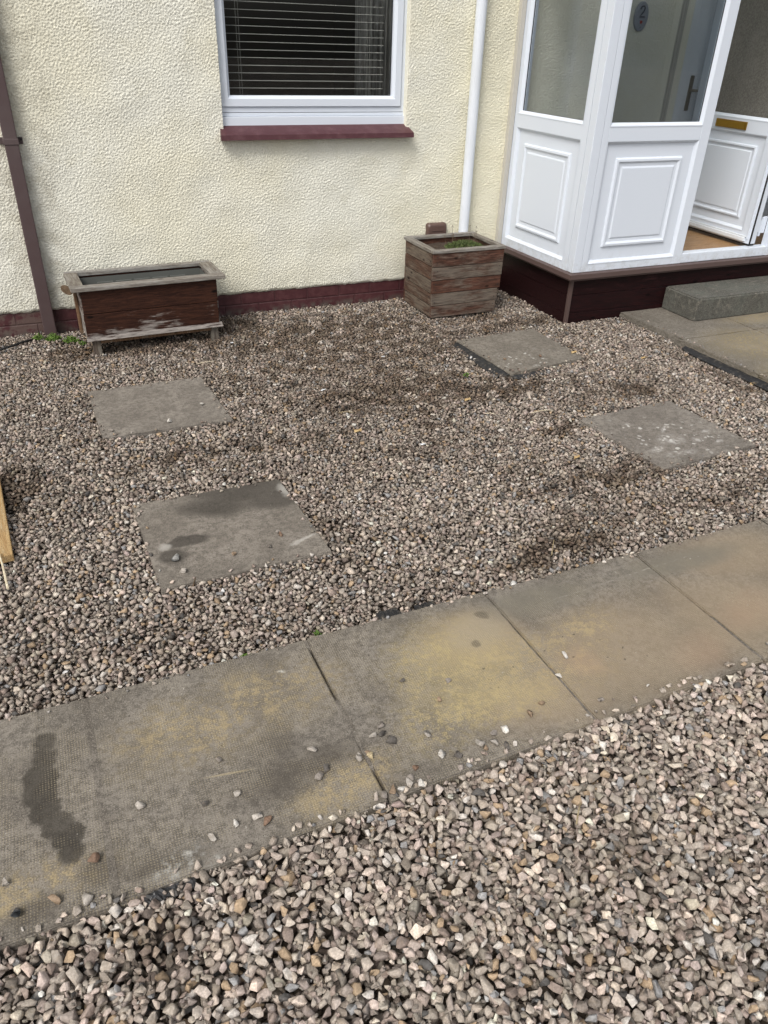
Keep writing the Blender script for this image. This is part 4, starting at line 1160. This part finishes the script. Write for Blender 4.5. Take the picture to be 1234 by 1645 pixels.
# ------------------------------------------------------------------ loose stones, one by one
CL = dict(g=(.24, .215, .19), p=(.40, .37, .33), w=(.55, .53, .49), t=(.30, .22, .15), d=(.11, .10, .09), b=(.20, .13, .09), k=(.045, .05, .055), y=(.42, .35, .22))
LS = [ # x, y, radius, colour, label
 (.588, 1.282, .012, 'g', 'grey stone, highest of the trio beside the joint left of the yellow slab'),
 (.559, 1.262, .010, 'p', 'pale upright oval stone left of the trio near the yellow slab joint'),
 (.579, 1.257, .011, 'd', 'dark stone tucked under the grey one in the trio'),
 (.597, 1.227, .014, 'd', 'flat dark wedge stone just below the trio of stones'),
 (.523, 1.215, .008, 't', 'small tan stone touching the round cream one on the path'),
 (.527, 1.203, .010, 'y', 'round cream stone below the small tan one on the path'),
 (.496, 1.206, .013, 'p', 'pale pinkish wedge stone left of the round cream stone'),
 (.692, 1.211, .012, 'p', 'pale oval stone alone in the lower middle of the yellow slab'),
 (.692, 1.135, .013, 'w', 'white angular stone near the front edge of the yellow slab'),
 (.737, 1.121, .012, 'd', 'dark stone right of the white angular one at the slab edge'),
 (.615, 1.128, .010, 'b', 'small brown stone above the pale pile at the path edge'),
 (.592, 1.104, .010, 'g', 'grey stone on top of the pale pile at the path edge'),
 (.582, 1.087, .013, 'p', 'big pale stone of the pile at the path edge'),
 (.555, 1.081, .012, 'w', 'white blocky stone of the pile at the path edge'),
 (.610, 1.078, .011, 'w', 'white stone right of the pile at the path edge'),
 (.535, 1.086, .012, 't', 'tan stone covering the open joint at the front edge'),
 (.512, 1.080, .012, 'g', 'grey stone left of the tan one over the open joint'),
 (.397, 1.277, .012, 'p', 'pale stone alone right of centre on the second path slab'),
 (.409, 1.206, .011, 'd', 'upper of two dark stones touching on the damp patch'),
 (.386, 1.191, .013, 'g', 'lower of two dark stones touching on the damp patch'),
 (.185, 1.218, .010, 'p', 'pale pebble above the pair of tan stones on the second slab'),
 (.166, 1.333, .009, 'g', 'small grey pebble highest on the second path slab'),
 (.107, 1.217, .011, 'd', 'dull dark pebble in the middle of the second path slab'),
 (.214, 1.138, .012, 'p', 'left pale stone of the pair near the front path edge'),
 (.233, 1.119, .013, 'b', 'right brown stone of the pair near the front path edge'),
 (.163, 1.137, .010, 'w', 'white wedge pebble left of the pair of stones'),
 (.103, 1.123, .011, 'p', 'pale crumbly pebble left of the white wedge pebble'),
 (-.034, 1.268, .012, 'p', 'pale pink pebble alone between damp stain and second slab stones'),
 (-.147, 1.164, .014, 'b', 'orange brown stone at the foot of the long damp stain'),
 (-.305, 1.096, .013, 'k', 'slate blue black flat stone at the bottom left path corner'),
 (-.326, 1.176, .010, 'p', 'pale pebble at the left photo edge on the path'),
 (-.231, 1.100, .014, 't', 'flat tan stone at the front edge of the leftmost slab'),
 (-.170, 1.078, .013, 'p', 'pale grey angular stone right of the flat tan one'),
 (.712, 1.416, .010, 'd', 'dark pebble left in the yellow patch'),
 (.835, 1.368, .009, 'g', 'grey pebble in the middle of the yellow patch'),
 (.777, 1.311, .008, 't', 'small tan pebble low in the yellow patch'),
 (1.208, 1.336, .012, 'w', 'white pebble on the tan slab right of the open joint'),
 (1.143, 1.272, .009, 'w', 'small white pebble lying in the joint of the tan slab'),
 (1.197, 1.148, .010, 'g', 'grey pebble near the front end of the joint of the tan slab'),
 (1.032, 1.196, .010, 't', 'tan flat pebble upper of two at the lower right of yellow slab'),
 (.983, 1.174, .011, 't', 'tan pebble lower of two at the lower right of yellow slab'),
 (.893, 1.152, .013, 'w', 'pale wedge stone highest in the cluster by the path edge'),
 (.855, 1.150, .012, 'g', 'grey stone left in the cluster by the path edge'),
 (.845, 1.124, .012, 'p', 'pale stone middle of the cluster by the path edge'),
 (.804, 1.134, .014, 'p', 'pale long stone leftmost of the cluster by the path edge'),
 (.868, 1.104, .011, 'd', 'dark stone rightmost of the cluster by the path edge'),
 (.812, 1.113, .009, 't', 'small tan stone lowest in the cluster by the path edge'),
 (1.36, 1.144, .006, 'w', 'tiny white chip near the front edge of the tan slab'),
 (.223, 2.262, .020, 'k', 'black and white stone on the stained stepping slab, largest there'),
 (.605, 2.303, .012, 'g', 'grey pebble at the right side of the stained stepping slab'),
 (.610, 2.283, .010, 'b', 'brown pebble touching the grey one on the stained stepping slab'),
 (.549, 2.226, .010, 'd', 'dark pebble on the front right of the stained stepping slab'),
 (.42, 2.222, .010, 't', 'tan pebble on the front middle of the stained stepping slab'),
 (.235, 2.186, .014, 'p', 'pale stone at the front left corner of the stained stepping slab'),
 (.577, 3.52, .012, 'w', 'white stone on the right of the plain stepping slab'),
 (.394, 3.378, .013, 'w', 'white stone at the front edge of the plain stepping slab'),
 (.130, 3.373, .013, 'g', 'grey stone at the front left corner of plain stepping slab'),
 (2.325, 3.560, .011, 't', 'tan pebble at the left of the stepping slab below square planter'),
 (2.550, 3.54, .012, 'b', 'brown pebble at the front of the stepping slab below square planter')]
G4 = 'loose gravel stones lying on the paving'
for i, (x, y, r, c_, lab) in enumerate(LS):
    V, Fc = NEAR[(i * 7) % len(NEAR)]
    rr_ = np.random.default_rng(500 + i)
    Rm = rotmats(1, rr_, .25)[0]
    P = (V * r * rr_.uniform(.9, 1.12, 3)) @ Rm.T
    P[:, 2] -= P[:, 2].min()
    me = fast_mesh('loose_stone', P, Fc)
    col = np.array(CL[c_]) * math.exp(rr_.normal(0, .10))
    C4 = np.ones((len(P), 4), np.float32); C4[:, :3] = col
    if c_ == 'k' and r > .015: C4[P[:, 0] + P[:, 2] > r * .8, :3] = (.42, .42, .40)
    at = me.attributes.new('col', 'FLOAT_COLOR', 'POINT'); at.data.foreach_set('color', C4.ravel())
    o = link('loose_stone', me, 'stone')
    zb = .0305 if y < 1.7 else (.0085 if not x > 2.2 else .0135)
    if .508 < x < 1.13 and y < 1.7: zb = .0335
    o.location = (x, y, zb); tag(o, lab, 'stone', G4)

# ------------------------------------------------------------------ small things on the ground
def hgt(x, y):
    jx = int((x - RX0) / HC); jy = int((y - RY0) / HC)
    return float(Hf[max(jy - 1, 0):jy + 2, max(jx - 1, 0):jx + 2].max())
def simple(name, b, mat, label, cat, loc, group=None, smooth=False):
    me = bpy.data.meshes.new(name); me.from_pydata([(v[0], v[1], v[2]) for v in b.v], [], b.f)
    at = me.attributes.new('plank', 'FLOAT', 'POINT'); at.data.foreach_set('value', b.a)
    o = link(name, me, mat, None, smooth); o.location = loc
    return tag(o, label, cat, group)
b = B(); b.box(-.095, 0, -.34, .30, 0, .030, .003, a=.6)
o = simple('timber_board', b, 'newwood', 'pale new timber board lying at the left photo edge', 'board', (-.316, 2.80, .004)); o.rotation_euler = (0, 0, rad(4))
b = B(); b.tube([(-.016, .11, .040), (-.008, .05, .024), (0.004, -.07, .006)], .0022, 6, r1=.0042)
simple('splinter', b, 'palewood', 'pale wooden splinter beside the end of the timber board', 'splinter', (-.318, 2.36, .006))
b = B(); b.tube([(-.9, 4.60, .016), (-.34, 4.60, .016), (-.26, 4.655, .018), (-.18, 4.72, .016), (-.14, 4.76, .004)], .007, 8)
simple('cable', b, 'black', 'black cable running out of the gravel left of the brown downpipe', 'cable', (0, 0, 0), smooth=True)
# weeds
for x, y, n_, rx, hh_, lab in ((-.125, 4.755, 150, .030, .03, 'small green weed left of the brown downpipe foot'), (-.045, 4.72, 300, .040, .038, 'bright green weed clump right under the brown downpipe'), (.048, 4.66, 260, .045, .034, 'spreading green weed between the downpipe and the trough'), (.105, 4.60, 60, .022, .02, 'tiny green weed tucked beside the trough leg'),
        (.335, 1.70, 40, .018, .014, 'tiny weed at the back edge of the path above the second slab'), (.56, 1.715, 26, .012, .016, 'thin weed sprig in the gravel behind the path near the membrane'), (2.02, 3.46, 30, .02, .014, 'yellowish weed by the left corner of the slab below the planter')):
    b = B(); tuft(b, 0, 0, 0, n_, rx, rx * .8, hh_, .008, .012)
    simple('weed', b, 'leaf', lab, 'weed', (x, y, hgt(x, y) - .004), 'weeds growing in the gravel')
# sticks and dead leaves
for x, y, L, ang, mt, lab in ((.708, 4.066, .10, .15, 'palewood', 'pale stick in the gravel below the trough right leg'), (2.14, 2.892, .12, -.02, 'palewood', 'long pale stick left of the lime flecked slab'), (1.887, 2.96, .05, -.5, 'palewood', 'short white stick in the middle right gravel'),
        (1.22, 3.22, .07, -.3, 'dry', 'dry straw in the gravel centre'), (.26, 2.12, .05, 1.2, 'stem', 'brown twig before the stained stepping slab'), (2.80, 3.42, .14, .45, 'stem', 'dark twig at the right corner of the slab below the planter'), (1.52, 1.86, .10, .9, 'dry', 'dry curled straw behind the tan slab'), (.27, .98, .0, .0, None, None),
        (.92, .86, .06, .8, 'dry', 'dry straw in the coarse front gravel'), (.05, 4.36, .14, 1.0, 'stem', 'brown twig in front of the green weeds'), (-.02, 4.45, .10, -1.1, 'stem', 'thin dark twig left of the trough leg')):
    if not L: continue
    d = Vector((math.cos(ang), math.sin(ang), 0)) * L * .5; z = hgt(x, y) + .003
    b = B(); b.tube([-d, Vector((0.002, .004, .003)), d], .0022, 6, r1=.0014)
    simple('twig', b, mt, lab, 'twig', (x, y, z), 'twigs and straws on the gravel')
for x, y, s_, mt, lab in ((1.195, 2.997, .022, 'dryleaf', 'pale tan dead leaf in the middle of the gravel'), (3.50, 2.84, .026, 'dryleaf', 'yellow dead leaf beside the entry paving at the right'), (1.86, 3.15, .020, 'dryleaf', 'buff leaf fragment below the slab near the planter'), (2.33, 4.60, .0, None, None),
        (3.13, 3.33, .018, 'dryleaf', 'small yellow leaf fragment by the entry slab edge'), (2.02, 2.42, .018, 'dryleaf', 'brown leaf scrap left of the lime flecked slab'), (2.575, 3.62, .0, None, None), (2.78, 3.53, .022, 'dryleaf', 'orange brown leaf at the right tip of the slab below planter')):
    if not s_: continue
    b = B(); vs = []; n = 9
    for i in range(n):
        a_ = 2 * math.pi * i / n; r = s_ * (1 + .35 * (i % 2) - .2 * (i % 3)); vs.append((r * math.cos(a_), r * .6 * math.sin(a_), .006 * math.sin(3 * a_) + .004))
    vs.append((0, 0, .009)); b.add(vs, [(i, (i + 1) % n, n) for i in range(n)])
    b.add([(x_, y_, z_ - .0008) for x_, y_, z_ in vs], [((i + 1) % n, i, n) for i in range(n)])
    simple('dead_leaf', b, mt, lab, 'leaf', (x, y, hgt(x, y) + .002), 'dead leaves on the gravel')
for x, y, s_, lab in ((1.205, 3.511, .014, 'white litter scrap in the gravel behind the centre'), (1.43, 2.778, .016, 'white litter scrap in the gravel in front of the centre'), (1.69, 3.86, .012, 'white chip in the gravel left of the slab below the planter'), (1.62, 4.72, .010, 'white chip near the maroon brick foot'), (.92, 4.34, .010, 'white scrap in the gravel right of the trough')):
    b = B(); V, Fc = FAR[int(x * 10) % 30]
    b.add([tuple(v) for v in V * s_ * np.array([1, .8, .5])], [tuple(f) for f in Fc])
    simple('litter_scrap', b, 'litter', lab, 'litter', (x, y, hgt(x, y) + .004), 'white scraps on the gravel')
# black weed membrane showing
def membrane(x0, y0, x1, y1, w0, w1, z0, z1, lab):
    n = 16; vs = []; fs = []
    d = Vector((x1 - x0, y1 - y0, 0)).normalized(); s_ = Vector((-d.y, d.x, 0))
    for i in range(n):
        f = i / (n - 1); p0 = Vector((x0 + (x1 - x0) * f, y0 + (y1 - y0) * f, 0))
        for k in range(4):
            g_ = k / 3; ww = (w0 + random.uniform(-.004, .004)); q_ = p0 + s_ * ww * g_ * (1 if 0 < i < n - 1 else .6)
            vs.append((q_.x, q_.y, z0 + (z1 - z0) * g_ + random.uniform(-.003, .003)))
    for i in range(n - 1):
        for k in range(3): fs.append((4 * i + k, 4 * i + k + 1, 4 * i + 5 + k, 4 * i + 4 + k))
    b = B(); b.add(vs, fs); o = simple('weed_membrane', b, 'membrane', lab, 'membrane', (0, 0, 0), 'scraps of black weed membrane')
    md = o.modifiers.new('thick', 'SOLIDIFY'); md.thickness = .0015
membrane(2.212, 3.93, 2.250, 3.375, -.075, 0, .006, -.004, 'black membrane strip along the left side of the slab below planter')
membrane(2.255, 3.362, 2.50, 3.375, -.04, 0, .004, -.004, 'black membrane at the front corner of the slab below planter')
membrane(3.540, 3.42, 3.555, 2.50, -.060, 0, .010, -.004, 'black membrane strip along the entry paving edge')
membrane(.76, 1.697, .84, 1.698, .045, 0, .022, .014, 'black membrane scrap behind the yellow path slab')
membrane(.89, 1.698, .96, 1.70, .03, 0, .022, .016, 'narrow black membrane scrap behind the yellow slab, right of the other')
membrane(-.06, 1.046, .05, 1.050, -.022, 0, .026, .020, 'blue black membrane scrap at the front edge of the path')
